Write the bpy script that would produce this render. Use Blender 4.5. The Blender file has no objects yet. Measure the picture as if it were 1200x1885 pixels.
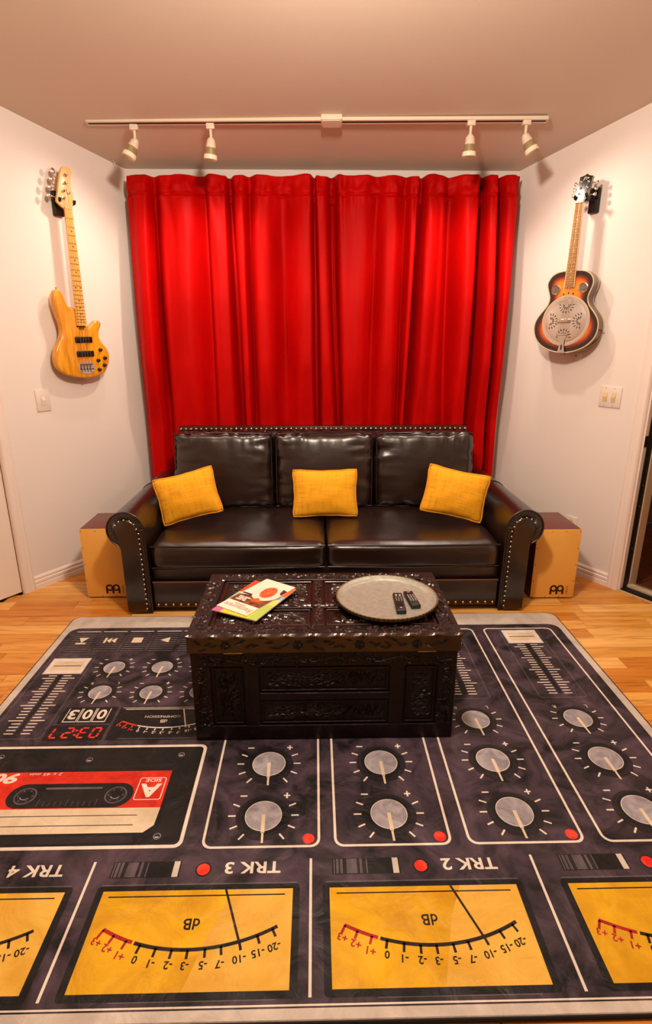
import bpy, bmesh, math, random
from mathutils import Vector, Matrix, Euler
from mathutils import noise as mnoise
random.seed(7)
R = math.radians
scene = bpy.context.scene
C = scene.collection

# ------------------------------------------------------------------ camera, light, exposure
cam_d = bpy.data.cameras.new('camera'); cam = bpy.data.objects.new('camera', cam_d); C.objects.link(cam)
cam_d.sensor_fit = 'VERTICAL'; cam_d.sensor_height = 36.0; cam_d.sensor_width = 36.0
cam_d.lens = 1035.0 / 1885.0 * 36.0
cam_d.clip_start = 0.05
cam.location = (0, 0, 1.4)
cam.rotation_euler = (R(90 - 17.35), 0, R(-1.12))
scene.camera = cam

world = bpy.data.worlds.new('world'); scene.world = world; world.use_nodes = True
world.node_tree.nodes['Background'].inputs[0].default_value = (1.0, 0.72, 0.5, 1)
world.node_tree.nodes['Background'].inputs[1].default_value = 0.02

scene.view_settings.view_transform = 'Standard'
scene.view_settings.look = 'None'
scene.view_settings.gamma = 1.0
scene.view_settings.use_curve_mapping = False
scene.view_settings.exposure = 0.36

def lamp(name, kind, loc, energy, col, size, target=None, spot=None, blend=0.6):
    d = bpy.data.lights.new(name, kind); d.energy = energy; d.color = col; d.shadow_soft_size = size
    if kind == 'SPOT': d.spot_size = R(spot); d.spot_blend = blend
    o = bpy.data.objects.new(name, d); C.objects.link(o); o.location = loc
    if target is not None:
        o.rotation_euler = (Vector(target) - Vector(loc)).to_track_quat('-Z', 'Y').to_euler()
    return o
WARM = (1.0, 0.835, 0.675)
# the room's own ceiling lamp, in the higher middle of the sloped ceiling above the rug
lamp('ceiling_lamp_light', 'POINT', (0.05, 1.45, 2.42), 105, WARM, 0.08)

# ------------------------------------------------------------------ helpers
def lin(h):
    h = h.lstrip('#'); out = []
    for i in (0, 2, 4):
        c = int(h[i:i+2], 16) / 255.0
        out.append(c / 12.92 if c <= 0.04045 else ((c + 0.055) / 1.055) ** 2.4)
    return (out[0], out[1], out[2], 1.0)

def mat(name, col, rough=0.5, metal=0.0, spec=0.5, coat=0.0, coat_rough=0.1, sheen=0.0, sheen_tint=None, sheen_rough=0.4,
        vary=None, bump=None, bump2=None, emit=None):
    """vary=(scale, colour2, detail, (sx,sy,sz)); bump=(scale, strength, distance, (sx,sy,sz))"""
    m = bpy.data.materials.new(name); m.use_nodes = True
    nt = m.node_tree; b = nt.nodes['Principled BSDF']
    col = lin(col) if isinstance(col, str) else col
    b.inputs['Base Color'].default_value = col
    b.inputs['Roughness'].default_value = rough
    b.inputs['Metallic'].default_value = metal
    b.inputs['Specular IOR Level'].default_value = spec
    b.inputs['Coat Weight'].default_value = coat
    b.inputs['Coat Roughness'].default_value = coat_rough
    b.inputs['Sheen Weight'].default_value = sheen
    b.inputs['Sheen Roughness'].default_value = sheen_rough
    if sheen_tint: b.inputs['Sheen Tint'].default_value = lin(sheen_tint)
    if emit:
        b.inputs['Emission Color'].default_value = lin(emit[0]); b.inputs['Emission Strength'].default_value = emit[1]
    tc = None
    def coords(stretch):
        nonlocal tc
        if tc is None: tc = nt.nodes.new('ShaderNodeTexCoord')
        mp = nt.nodes.new('ShaderNodeMapping'); mp.inputs['Scale'].default_value = stretch
        nt.links.new(tc.outputs['Object'], mp.inputs[0]); return mp.outputs[0]
    if vary:
        sc, c2, det, st = vary
        n = nt.nodes.new('ShaderNodeTexNoise'); n.inputs['Scale'].default_value = sc; n.inputs['Detail'].default_value = det
        n.inputs['Roughness'].default_value = 0.6
        nt.links.new(coords(st), n.inputs['Vector'])
        rp = nt.nodes.new('ShaderNodeValToRGB')
        rp.color_ramp.elements[0].position = 0.33; rp.color_ramp.elements[0].color = col
        rp.color_ramp.elements[1].position = 0.68; rp.color_ramp.elements[1].color = lin(c2) if isinstance(c2, str) else c2
        nt.links.new(n.outputs[0], rp.inputs[0]); nt.links.new(rp.outputs[0], b.inputs['Base Color'])
    prev = None
    for bp in (bump, bump2):
        if not bp: continue
        sc, stg, dist, st = bp
        n = nt.nodes.new('ShaderNodeTexNoise'); n.inputs['Scale'].default_value = sc; n.inputs['Detail'].default_value = 4
        nt.links.new(coords(st), n.inputs['Vector'])
        bn = nt.nodes.new('ShaderNodeBump'); bn.inputs['Strength'].default_value = stg; bn.inputs['Distance'].default_value = dist
        nt.links.new(n.outputs[0], bn.inputs['Height'])
        if prev: nt.links.new(prev.outputs[0], bn.inputs['Normal'])
        prev = bn
    if prev: nt.links.new(prev.outputs[0], b.inputs['Normal'])
    return m
U = (1, 1, 1)

def catmull(pts, n=4, closed=True):
    out = []; k = len(pts)
    rng = range(k) if closed else range(k - 1)
    for i in rng:
        if closed: p = [pts[(i + j - 1) % k] for j in range(4)]
        else: p = [pts[max(0, min(k - 1, i + j - 1))] for j in range(4)]
        for s in range(n):
            t = s / n
            out.append(tuple(0.5 * (2*p[1][a] + (p[2][a]-p[0][a])*t + (2*p[0][a]-5*p[1][a]+4*p[2][a]-p[3][a])*t*t
                             + (3*p[1][a]-p[0][a]-3*p[2][a]+p[3][a])*t**3) for a in range(len(p[1]))))
    if not closed: out.append(tuple(pts[-1]))
    return out

class B:
    """collects shapes into one mesh"""
    def __init__(s): s.bm = bmesh.new(); s.m = 0
    def face(s, vs):
        try:
            f = s.bm.faces.new(vs); f.material_index = s.m; return f
        except ValueError: return None
    def v(s, p): return s.bm.verts.new(p)
    def poly(s, pts): return s.face([s.v(p) for p in pts])
    def box(s, c, d, rot=None, bev=0.0, seg=2):
        hx, hy, hz = d[0]/2, d[1]/2, d[2]/2
        M = Matrix.Translation(Vector(c)) @ (Euler(rot).to_matrix().to_4x4() if rot else Matrix.Identity(4))
        P = [(-hx,-hy,-hz),(hx,-hy,-hz),(hx,hy,-hz),(-hx,hy,-hz),(-hx,-hy,hz),(hx,-hy,hz),(hx,hy,hz),(-hx,hy,hz)]
        vs = [s.v(M @ Vector(p)) for p in P]
        fs = [s.face([vs[i] for i in f]) for f in ((0,3,2,1),(4,5,6,7),(0,1,5,4),(1,2,6,5),(2,3,7,6),(3,0,4,7))]
        if bev > 0:
            es = list({e for f in fs for e in f.edges})
            r = bmesh.ops.bevel(s.bm, geom=es, offset=bev, segments=seg, profile=0.5, affect='EDGES')
            for f in r['faces']: f.material_index = s.m
        return s
    def prism(s, poly, a, b, f3):
        """poly of 2D points, swept from a to b; f3(p2, t) -> 3D"""
        n = len(poly)
        A = [s.v(f3(p, a)) for p in poly]; Bv = [s.v(f3(p, b)) for p in poly]
        s.face(A); s.face(Bv[::-1])
        for i in range(n):
            j = (i + 1) % n; s.face([A[j], A[i], Bv[i], Bv[j]])
        return s
    def rings(s, rings, closed=True, cap=True):
        """loft of equal-length rings"""
        V = [[s.v(p) for p in r] for r in rings]; n = len(rings[0])
        for i in range(len(V) - 1):
            for j in range(n if closed else n - 1):
                k = (j + 1) % n; s.face([V[i][j], V[i][k], V[i+1][k], V[i+1][j]])
        if cap and closed: s.face(V[0][::-1]); s.face(V[-1])
        return V
    def cyl(s, p0, p1, r0, r1=None, n=12, cap=True):
        r1 = r0 if r1 is None else r1
        p0, p1 = Vector(p0), Vector(p1); q = (p1 - p0).to_track_quat('Z', 'Y')
        ring = lambda p, r: [p + q @ Vector((math.cos(2*math.pi*i/n)*r, math.sin(2*math.pi*i/n)*r, 0)) for i in range(n)]
        s.rings([ring(p0, r0), ring(p1, r1)], cap=cap); return s
    def lathe(s, prof, n=24, M=None):
        """prof [(r, z)] about Z then matrix M"""
        M = M or Matrix.Identity(4)
        V = []
        for r, z in prof:
            if r < 1e-6: V.append([s.v(M @ Vector((0, 0, z)))])
            else: V.append([s.v(M @ Vector((r*math.cos(2*math.pi*i/n), r*math.sin(2*math.pi*i/n), z))) for i in range(n)])
        for i in range(len(V) - 1):
            a, b = V[i], V[i+1]
            for j in range(n):
                k = (j + 1) % n
                if len(a) == 1 and len(b) == 1: continue
                if len(a) == 1: s.face([a[0], b[j], b[k]])
                elif len(b) == 1: s.face([a[j], a[k], b[0]])
                else: s.face([a[j], a[k], b[k], b[j]])
        return s
    def tube(s, pts, r, n=6, closed=False):
        pts = [Vector(p) for p in pts]; k = len(pts); rings = []
        up = Vector((0.13, 0.2, 0.97))
        for i, p in enumerate(pts):
            a = pts[(i-1) % k] if (closed or i > 0) else p
            b = pts[(i+1) % k] if (closed or i < k-1) else p
            t = (b - a).normalized(); x = t.cross(up)
            if x.length < 1e-3: x = t.cross(Vector((1, 0, 0)))
            x.normalize(); y = t.cross(x)
            rr = r[i] if isinstance(r, (list, tuple)) else r
            rings.append([p + x*math.cos(2*math.pi*j/n)*rr + y*math.sin(2*math.pi*j/n)*rr for j in range(n)])
        if closed: rings.append(rings[0])
        s.rings(rings, cap=not closed); return s
    def dome(s, c, r, h, nrm=(0, 0, 1), n=8, k=2):
        q = Vector(nrm).to_track_quat('Z', 'Y').to_matrix().to_4x4()
        prof = [(r*math.cos(a*math.pi/2/k), h*math.sin(a*math.pi/2/k)) for a in range(k)] + [(0, h)]
        return s.lathe(prof, n, Matrix.Translation(Vector(c)) @ q)
    def build(s, name, mats, parent=None, smooth=None, fix=True):
        bm = s.bm
        bmesh.ops.remove_doubles(bm, verts=bm.verts, dist=1e-6)
        if fix: bmesh.ops.recalc_face_normals(bm, faces=bm.faces)
        me = bpy.data.meshes.new(name); bm.to_mesh(me); bm.free()
        for m in (mats if isinstance(mats, (list, tuple)) else [mats]): me.materials.append(m)
        if smooth is not None:
            me.polygons.foreach_set('use_smooth', [True] * len(me.polygons))
            if smooth < 180: me.set_sharp_from_angle(angle=R(smooth))
        o = bpy.data.objects.new(name, me); C.objects.link(o)
        if parent: o.parent = parent
        return o

def put(name, me, parent, loc=(0, 0, 0), rot=(0, 0, 0), scale=(1, 1, 1)):
    o = bpy.data.objects.new(name, me); C.objects.link(o); o.parent = parent
    o.location = loc; o.rotation_euler = rot; o.scale = scale; return o

def thing(name, label, cat, loc=(0, 0, 0), rotz=0.0, group=None):
    o = bpy.data.objects.new(name, None); C.objects.link(o); o.empty_display_size = 0.1
    o.location = loc; o.rotation_euler = (0, 0, rotz)
    return tag(o, label, cat, group)
def tag(o, label, cat, group=None):
    o['label'] = label; o['category'] = cat
    if group: o['group'] = group
    return o
def struct(o, label=None):
    o['kind'] = 'structure'
    if label: o['label'] = label
    return o
def copy_tree(o, parent=None):
    c = o.copy(); C.objects.link(c); c.parent = parent
    for ch in list(o.children): copy_tree(ch, c)
    return c

_glyph = {}
def text_polys(txt, size, bold=0.0, shear=0.0):
    """flat letter shapes (verts 2D centred on 0, faces) from the built-in font"""
    key = (txt, size, bold, shear)
    if key not in _glyph:
        cu = bpy.data.curves.new('t', 'FONT'); cu.body = txt; cu.size = size; cu.offset = bold; cu.shear = shear
        cu.align_x = 'CENTER'; cu.align_y = 'CENTER'; cu.resolution_u = 3
        o = bpy.data.objects.new('t', cu); C.objects.link(o)
        dg = bpy.context.evaluated_depsgraph_get(); dg.update()
        me = bpy.data.meshes.new_from_object(o.evaluated_get(dg))
        vs = [(v.co.x, v.co.y) for v in me.vertices]; fs = [tuple(p.vertices) for p in me.polygons]
        bpy.data.objects.remove(o); bpy.data.curves.remove(cu); bpy.data.meshes.remove(me)
        if vs:
            mx = (min(v[0] for v in vs) + max(v[0] for v in vs)) / 2; my = (min(v[1] for v in vs) + max(v[1] for v in vs)) / 2
            vs = [(x - mx, y - my) for x, y in vs]
        _glyph[key] = (vs, fs)
    return _glyph[key]
def add_text(b, txt, f3, size, bold=0.0, shear=0.0, width=None, height=None):
    """f3(x, y) -> 3D point; scaled to width / height if given"""
    vs, fs = text_polys(txt, size, bold, shear)
    if not vs: return
    w = max(v[0] for v in vs) - min(v[0] for v in vs); h = max(v[1] for v in vs) - min(v[1] for v in vs)
    kx = width / w if width else 1.0; ky = height / h if height else (kx if width else 1.0)
    if height and not width: kx = ky
    V = [b.v(f3(x * kx, y * ky)) for x, y in vs]
    for f in fs: b.face([V[i] for i in f])

# ------------------------------------------------------------------ the room shell
CEIL = lambda y: 2.345 + 0.19 * (3.8 - max(y, 0.9))
AL, AR = R(33), R(30.5)
OL = Vector((-1.115, 3.8, 0)); UL = Vector((math.sin(AL), math.cos(AL), 0)); NL = Vector((math.cos(AL), -math.sin(AL), 0))
OR = Vector((1.235, 3.8, 0)); UR = Vector((math.sin(AR), -math.cos(AR), 0)); NR = Vector((-math.cos(AR), -math.sin(AR), 0))
RZL, RZR = R(57), R(-59.5)

M_wall = mat('wall_paint', '#e5dcd5', 0.75, spec=0.25, bump=(220, 0.05, 0.002, U), vary=(1.3, '#e8dfd9', 2, U))
M_ceil = mat('ceiling_paint', '#d2bfb0', 0.8, spec=0.2, bump=(160, 0.08, 0.002, U), vary=(0.9, '#d5c3b4', 2, U))
M_trim = mat('trim_paint', '#ece0d8', 0.45, spec=0.4)
M_door = mat('door_paint', '#e6d9ce', 0.5, spec=0.4, vary=(3, '#e9ddd3', 2, (1, 1, 0.2)))
M_sub = mat('subfloor', '#2a1606', 0.9)
M_black = mat('black_rubber', '#0a0707', 0.5)
M_bronze = mat('bronze', '#4a2a1a', 0.35, metal=0.8)

def wall_run(b, o, u, n, t0, t1, z0=None, z1=None, thick=0.14):
    """a vertical wall slab from o+u*t0 to o+u*t1, face on the room side, thickness away from the room; top follows the ceiling unless z1"""
    pts = []
    for t, d in ((t0, 0), (t1, 0), (t1, -thick), (t0, -thick)):
        p = o + u * t + n * d; pts.append(p)
    lo = [b.v((p.x, p.y, z0 or 0)) for p in pts]
    hi = [b.v((p.x, p.y, z1 if z1 is not None else CEIL(p.y) + 0.001)) for p in pts]
    b.face(lo[::-1]); b.face(hi)
    for i in range(4):
        j = (i + 1) % 4; b.face([lo[i], lo[j], hi[j], hi[i]])

DL0, DL1, DH = 1.011, 1.80, 1.98      # left door along the wall, measured back from the corner (towards -UL)
DR0, DR1 = 1.005, 1.83
b = B(); wall_run(b, Vector((-1.19, 3.8, 0)), Vector((1, 0, 0)), Vector((0, -1, 0)), 0, 2.5); struct(b.build('wall_back', M_wall))
b = B()
wall_run(b, OL, -UL, NL, -0.0, DL0); wall_run(b, OL, -UL, NL, DL1, 2.6); wall_run(b, OL, -UL, NL, DL0, DL1, z0=DH)
struct(b.build('wall_left', M_wall))
b = B()
wall_run(b, OR, UR, NR, 0, DR0); wall_run(b, OR, UR, NR, DR1, 2.6); wall_run(b, OR, UR, NR, DR0, DR1, z0=DH)
struct(b.build('wall_right', M_wall))
EL, ER = OL - UL * 2.6, OR + UR * 2.6
b = B(); wall_run(b, EL, Vector((0, -1, 0)), Vector((1, 0, 0)), 0, EL.y + 4.2); struct(b.build('wall_near_left', M_wall))
b = B(); wall_run(b, ER, Vector((0, -1, 0)), Vector((-1, 0, 0)), 0, ER.y + 4.2); struct(b.build('wall_near_right', M_wall))
b = B(); wall_run(b, Vector((EL.x - 0.14, -4.2, 0)), Vector((1, 0, 0)), Vector((0, 1, 0)), 0, ER.x - EL.x + 0.28); struct(b.build('wall_rear', M_wall))
# sloped ceiling slab
b = B()
x0, x1, y0, y1 = EL.x - 0.2, ER.x + 0.2, -4.4, 3.98
b.rings([[(x0, y, CEIL(y)), (x1, y, CEIL(y)), (x1, y, CEIL(y) + 0.12), (x0, y, CEIL(y) + 0.12)] for y in (y0, 0.9, y1)])
struct(b.build('ceiling', M_ceil))

# --- wooden floor: one subfloor slab, planks laid on it as separate pieces
FL = bpy.data.objects.new('floor', None); C.objects.link(FL); struct(FL, 'honey coloured hardwood strip floor')
b = B()
fp = [(EL.x - .1, -4.3), (ER.x + .1, -4.3), (ER.x + .1, ER.y), (OR.x + .08, 3.9), (OL.x - .08, 3.9), (EL.x - .1, EL.y)]
b.prism(fp, -0.06, -0.0035, lambda p, t: (p[0], p[1], t)); b.build('subfloor', M_sub, FL)

def wood_floor_mat():
    m = bpy.data.materials.new('floor_wood'); m.use_nodes = True; nt = m.node_tree; p = nt.nodes['Principled BSDF']
    N = nt.nodes.new; L = nt.links.new
    oi = N('ShaderNodeObjectInfo'); ge = N('ShaderNodeNewGeometry'); tc = N('ShaderNodeTexCoord')
    ad = N('ShaderNodeMath'); ad.operation = 'ADD'; L(oi.outputs['Random'], ad.inputs[0]); L(ge.outputs['Random Per Island'], ad.inputs[1])
    fr = N('ShaderNodeMath'); fr.operation = 'FRACT'; L(ad.outputs[0], fr.inputs[0])
    r1 = N('ShaderNodeValToRGB'); e = r1.color_ramp.elements
    e[0].color = lin('#c67a2a'); e[1].color = lin('#efb968'); e.new(0.35).color = lin('#d48d38'); e.new(0.7).color = lin('#dfa048')
    L(fr.outputs[0], r1.inputs[0])
    mu = N('ShaderNodeMath'); mu.operation = 'MULTIPLY'; mu.inputs[1].default_value = 37.0; L(fr.outputs[0], mu.inputs[0])
    cx = N('ShaderNodeCombineXYZ'); L(mu.outputs[0], cx.inputs[0]); L(mu.outputs[0], cx.inputs[1])
    va = N('ShaderNodeVectorMath'); L(ge.outputs['Position'], va.inputs[0]); L(cx.outputs[0], va.inputs[1])
    mp = N('ShaderNodeMapping'); mp.inputs['Scale'].default_value = (2.2, 26, 26); L(va.outputs[0], mp.inputs[0])
    n = N('ShaderNodeTexNoise'); n.inputs['Scale'].default_value = 1.6; n.inputs['Detail'].default_value = 6; n.inputs['Distortion'].default_value = 1.2
    L(mp.outputs[0], n.inputs['Vector'])
    r2 = N('ShaderNodeValToRGB'); r2.color_ramp.elements[0].position = 0.30; r2.color_ramp.elements[0].color = (0.42, 0.3, 0.2, 1)
    r2.color_ramp.elements[1].position = 0.55; r2.color_ramp.elements[1].color = (1, 1, 1, 1); L(n.outputs[0], r2.inputs[0])
    mx = N('ShaderNodeMix'); mx.data_type = 'RGBA'; mx.blend_type = 'MULTIPLY'; mx.inputs[0].default_value = 0.6
    L(r1.outputs[0], mx.inputs[6]); L(r2.outputs[0], mx.inputs[7]); L(mx.outputs[2], p.inputs['Base Color'])
    p.inputs['Roughness'].default_value = 0.33; p.inputs['Specular IOR Level'].default_value = 0.4
    bn = N('ShaderNodeBump'); bn.inputs['Strength'].default_value = 0.15; bn.inputs['Distance'].default_value = 0.001; L(n.outputs[0], bn.inputs['Height']); L(bn.outputs[0], p.inputs['Normal'])
    return m
M_floor = wood_floor_mat()
PW, LENS = 0.088, (0.34, 0.46, 0.6, 0.8)
plank_me = []
for ln in LENS:
    b = B(); hx, hy = ln/2 - 0.0006, PW/2 - 0.0006; ch = 0.0012
    b.rings([[(-hx, -hy, -0.004), (hx, -hy, -0.004), (hx, hy, -0.004), (-hx, hy, -0.004)],
             [(-hx, -hy, -ch), (hx, -hy, -ch), (hx, hy, -ch), (-hx, hy, -ch)],
             [(-hx+ch, -hy+ch, 0), (hx-ch, -hy+ch, 0), (hx-ch, hy-ch, 0), (-hx+ch, hy-ch, 0)]])
    o = b.build('plank', M_floor); plank_me.append(o.data); bpy.data.objects.remove(o)
def inside(x, y):
    if y < 1.58: return EL.x < x < ER.x
    p = Vector((x, y, 0)); return (p - OL).dot(NL) > -0.02 and (p - OR).dot(NR) > -0.02 and y < 3.84
rest = B(); row = 0; yy = -4.15; nplank = 0
while yy < 3.86:
    x = -3.0 + random.uniform(-0.4, 0.0)
    while x < 3.0:
        k = random.choice((0, 0, 1, 1, 2, 3)); ln = LENS[k]; cx = x + ln/2; x += ln
        ends = [inside(cx - ln/2, yy), inside(cx + ln/2, yy)]
        if not any(ends): continue
        if not all(ends):          # trimmed where it meets the wall
            lo, hi = cx - ln/2, cx + ln/2
            if not ends[0]:
                while not inside(lo, yy): lo += 0.01
            if not ends[1]:
                while not inside(hi, yy): hi -= 0.01
            ln2 = hi - lo; c2 = (lo + hi)/2
        else: ln2, c2 = ln, cx
        if ln2 < 0.03: continue
        seen = yy > 1.68 and (abs(c2) + ln2/2 > 1.2 or 2.6 < yy < 2.76) and nplank < 290 and not (yy > 2.8 and abs(c2) < 0.9)
        if seen:
            put('plank', plank_me[k], FL, (c2, yy, 0), scale=(ln2/ln, 1, 1)); nplank += 1
        else:
            hx, hy, ch = ln2/2 - 0.0006, PW/2 - 0.0006, 0.0012
            rest.rings([[(c2-hx, yy-hy, -0.004), (c2+hx, yy-hy, -0.004), (c2+hx, yy+hy, -0.004), (c2-hx, yy+hy, -0.004)],
                        [(c2-hx+ch, yy-hy+ch, 0), (c2+hx-ch, yy-hy+ch, 0), (c2+hx-ch, yy+hy-ch, 0), (c2-hx+ch, yy+hy-ch, 0)]])
    yy += PW
o = rest.build('plank_field', M_floor, FL); o['kind'] = 'stuff'

# --- baseboards with a stepped moulding
def baseboard(name, o, u, n, t0, t1):
    prof = [(0, 0), (0.014, 0), (0.014, 0.026), (0.0105, 0.029), (0.0105, 0.034), (0.014, 0.037), (0.014, 0.05), (0.0085, 0.054), (0.0085, 0.058), (0.011, 0.062), (0.011, 0.068), (0.004, 0.078), (0, 0.078)]
    b = B(); b.rings([[o + u*t + n*d + Vector((0, 0, z)) for d, z in prof] for t in (t0, t1)])
    struct(b.build(name, M_trim))
baseboard('baseboard_left', OL, -UL, NL, 0.02, 0.943)
baseboard('baseboard_right', OR, UR, NR, 0.02, 0.938)
baseboard('baseboard_back', Vector((-1.1, 3.8, 0)), Vector((1, 0, 0)), Vector((0, -1, 0)), 0, 2.32)

# --- door casings
def casing(name, o, u, n, t0, t1, w):
    """moulded casing round an opening t0..t1"""
    prof = [(0, 0), (0.0, 0.012), (0.012, 0.017), (0.022, 0.012), (0.03, 0.017), (w - 0.012, 0.02), (w - 0.004, 0.013), (w, 0.0)]   # (inwards, proud)
    root = bpy.data.objects.new(name, None); C.objects.link(root); struct(root)
    for side in (0, 1):
        b = B(); pr = []
        for z in (0, DH + 0.002):
            pr.append([o + u*((t0 - w + a) if side == 0 else (t1 + w - a)) + n*d + Vector((0, 0, z)) for a, d in prof])
        b.rings(pr); b.build('side_casing', M_trim, root)
    b = B(); b.rings([[o + u*t + n*d + Vector((0, 0, DH + w - a)) for a, d in prof] for t in (t0 - w, t1 + w)]); b.build('head_casing', M_trim, root)
casing('trim_1', OL, -UL, NL, DL0, DL1, 0.067)
casing('trim_2', OR, UR, NR, DR0, DR1, 0.067)
# --- closed white door in the left wall
door = bpy.data.objects.new('door_1', None); C.objects.link(door); struct(door, 'plain white interior door with bronze knob')
c = OL - UL * ((DL0 + DL1)/2) - NL * 0.023; door.location = c; door.rotation_euler = (0, 0, RZL)
w = DL1 - DL0 - 0.007
b = B(); b.box((0, 0, (DH + 0.004)/2 + 0.004), (w, 0.04, DH - 0.012), bev=0.002); b.build('door_slab', M_door, door)
b = B()
Mk = Matrix.Translation((w/2 - 0.062, -0.02, 0.87)) @ Matrix.Rotation(R(90), 4, 'X')
b.lathe([(0, 0), (0.03, 0), (0.03, 0.006), (0.012, 0.012), (0.012, 0.035), (0.024, 0.042), (0.029, 0.055), (0.024, 0.068), (0, 0.072)], 20, Mk); b.build('door_knob', M_bronze, door, 40)
b = B(); b.box((w/2 + 0.002, 0.012, DH/2), (0.003, 0.06, DH)); b.build('gap_shade_strip', M_sub, door)  # dark strip standing in for the shaded gap between slab and casing
# --- open doorway in the right wall: jamb, rubber seal, frame, sill
dw = bpy.data.objects.new('door_2', None); C.objects.link(dw); struct(dw, 'open doorway with white jamb, black seal and low sill')
dw.location = OR + UR * DR0; dw.rotation_euler = (0, 0, RZR)      # local x along wall, y away from the room
M_frame = mat('frame_almond', '#c9b295', 0.5)
M_sill = mat('sill_metal', '#8d7a66', 0.4, metal=0.4)
dwid = DR1 - DR0
for side in (0, 1):
    s = 1 if side == 0 else -1; xx = 0 if side == 0 else dwid
    b = B(); b.box((xx + s*0.004, 0.012, DH/2), (0.008, 0.03, DH)); b.build('jamb', M_trim, dw)
    b = B(); b.box((xx + s*0.006, 0.052, DH/2), (0.012, 0.05, DH), bev=0.002); b.build('seal_strip', M_black, dw)
    b = B(); b.box((xx + s*0.009, 0.112, DH/2), (0.018, 0.07, DH), bev=0.002); b.build('frame_post', M_frame, dw)
b = B(); b.box((dwid/2, 0.0, 0.003), (dwid, 0.012, 0.006)); b.build('sill_edge', M_frame, dw)
b = B(); b.box((dwid/2, 0.035, 0.006), (dwid, 0.05, 0.012)); b.build('sill_track', M_black, dw)
b = B(); b.box((dwid/2, 0.085, 0.012), (dwid, 0.04, 0.024), bev=0.002); b.build('sill_bar', M_frame, dw)
b = B(); b.box((dwid/2, 0.125, 0.008), (dwid, 0.035, 0.016)); b.build('sill_track', M_sill, dw)
b = B(); b.box((0.0095, 0.012, 0.865), (0.003, 0.024, 0.06), bev=0.001); b.box((0.0115, 0.012, 0.865), (0.002, 0.012, 0.03)); b.build('strike_plate', M_bronze, dw)
for zz in (0.25, 0.5, 0.62, 1.2):
    b = B(); b.dome((0.0125, 0.05, zz), 0.004, 0.002, (1, 0, 0)); b.build('screw', mat('screw_chrome', '#b8b0a8', 0.2, metal=1) if zz == 0.25 else bpy.data.materials['screw_chrome'], dw, 60)
# tiled passage beyond the doorway
M_tile = mat('hall_tile', '#6b3a20', 0.35, vary=(7, '#54290f', 3, U)); M_grout = mat('hall_grout', '#1e0f08', 0.9); M_hall = mat('hall_wall', '#7a5a44', 0.8)
hf = bpy.data.objects.new('floor_passage', None); C.objects.link(hf); struct(hf, 'dark brown tiled passage floor beyond the doorway')
hf.location = OR + UR * (DR0 - 0.6) - NR * 0.15; hf.rotation_euler = (0, 0, RZR)
b = B(); b.box((0.95, 0.85, -0.03), (1.9, 1.7, 0.04)); b.build('grout_bed', M_grout, hf)
b = B(); b.box((0, 0, 0), (0.297, 0.297, 0.012), bev=0.002, seg=1); o = b.build('tile', M_tile); tme = o.data; bpy.data.objects.remove(o)
for i in range(6):
    for j in range(5): put('tile', tme, hf, (0.16 + i*0.302, 0.16 + j*0.302, -0.006))
for nm, c_, d_ in (('wall_passage_far', (0.95, 1.72, 1.2), (2.0, 0.06, 2.4)), ('wall_passage_end', (-0.03, 0.86, 1.2), (0.06, 1.7, 2.4)), ('wall_passage_near', (1.93, 0.86, 1.2), (0.06, 1.7, 2.4)), ('ceiling_passage', (0.95, 0.85, 2.43), (2.0, 1.8, 0.06))):
    b = B(); b.box(c_, d_); o = b.build(nm, M_hall); o.location = hf.location; o.rotation_euler = hf.rotation_euler; struct(o)

lamp('passage_fill_light', 'POINT', hf.matrix_basis @ Vector((1.2, 1.0, 2.2)), 14, (1.0, 0.7, 0.45), 0.06)  # unseen fill light added to brighten the passage tiles, no fixture here
# ------------------------------------------------------------------ sofa
XC, YS = 0.055, 2.69
def leather():
    m = mat('sofa_leather', '#170b07', 0.32, spec=0.7, coat=0.35, coat_rough=0.25, bump=(420, 0.12, 0.0012, U), bump2=(9, 0.25, 0.012, U), vary=(2.5, '#241009', 3, U))
    return m
M_leather = leather()
M_leather_red = mat('sofa_leather_edge', '#3a0f0b', 0.34, spec=0.5, coat=0.2, bump=(420, 0.1, 0.001, U))
M_nail = mat('nailhead', '#c9b49a', 0.22, metal=1.0)
M_foot = mat('sofa_foot', '#0c0604', 0.4)
sofa = thing('sofa', 'dark brown leather three-seat sofa with rolled arms and nailhead trim', 'sofa', (XC, YS, 0))

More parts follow.
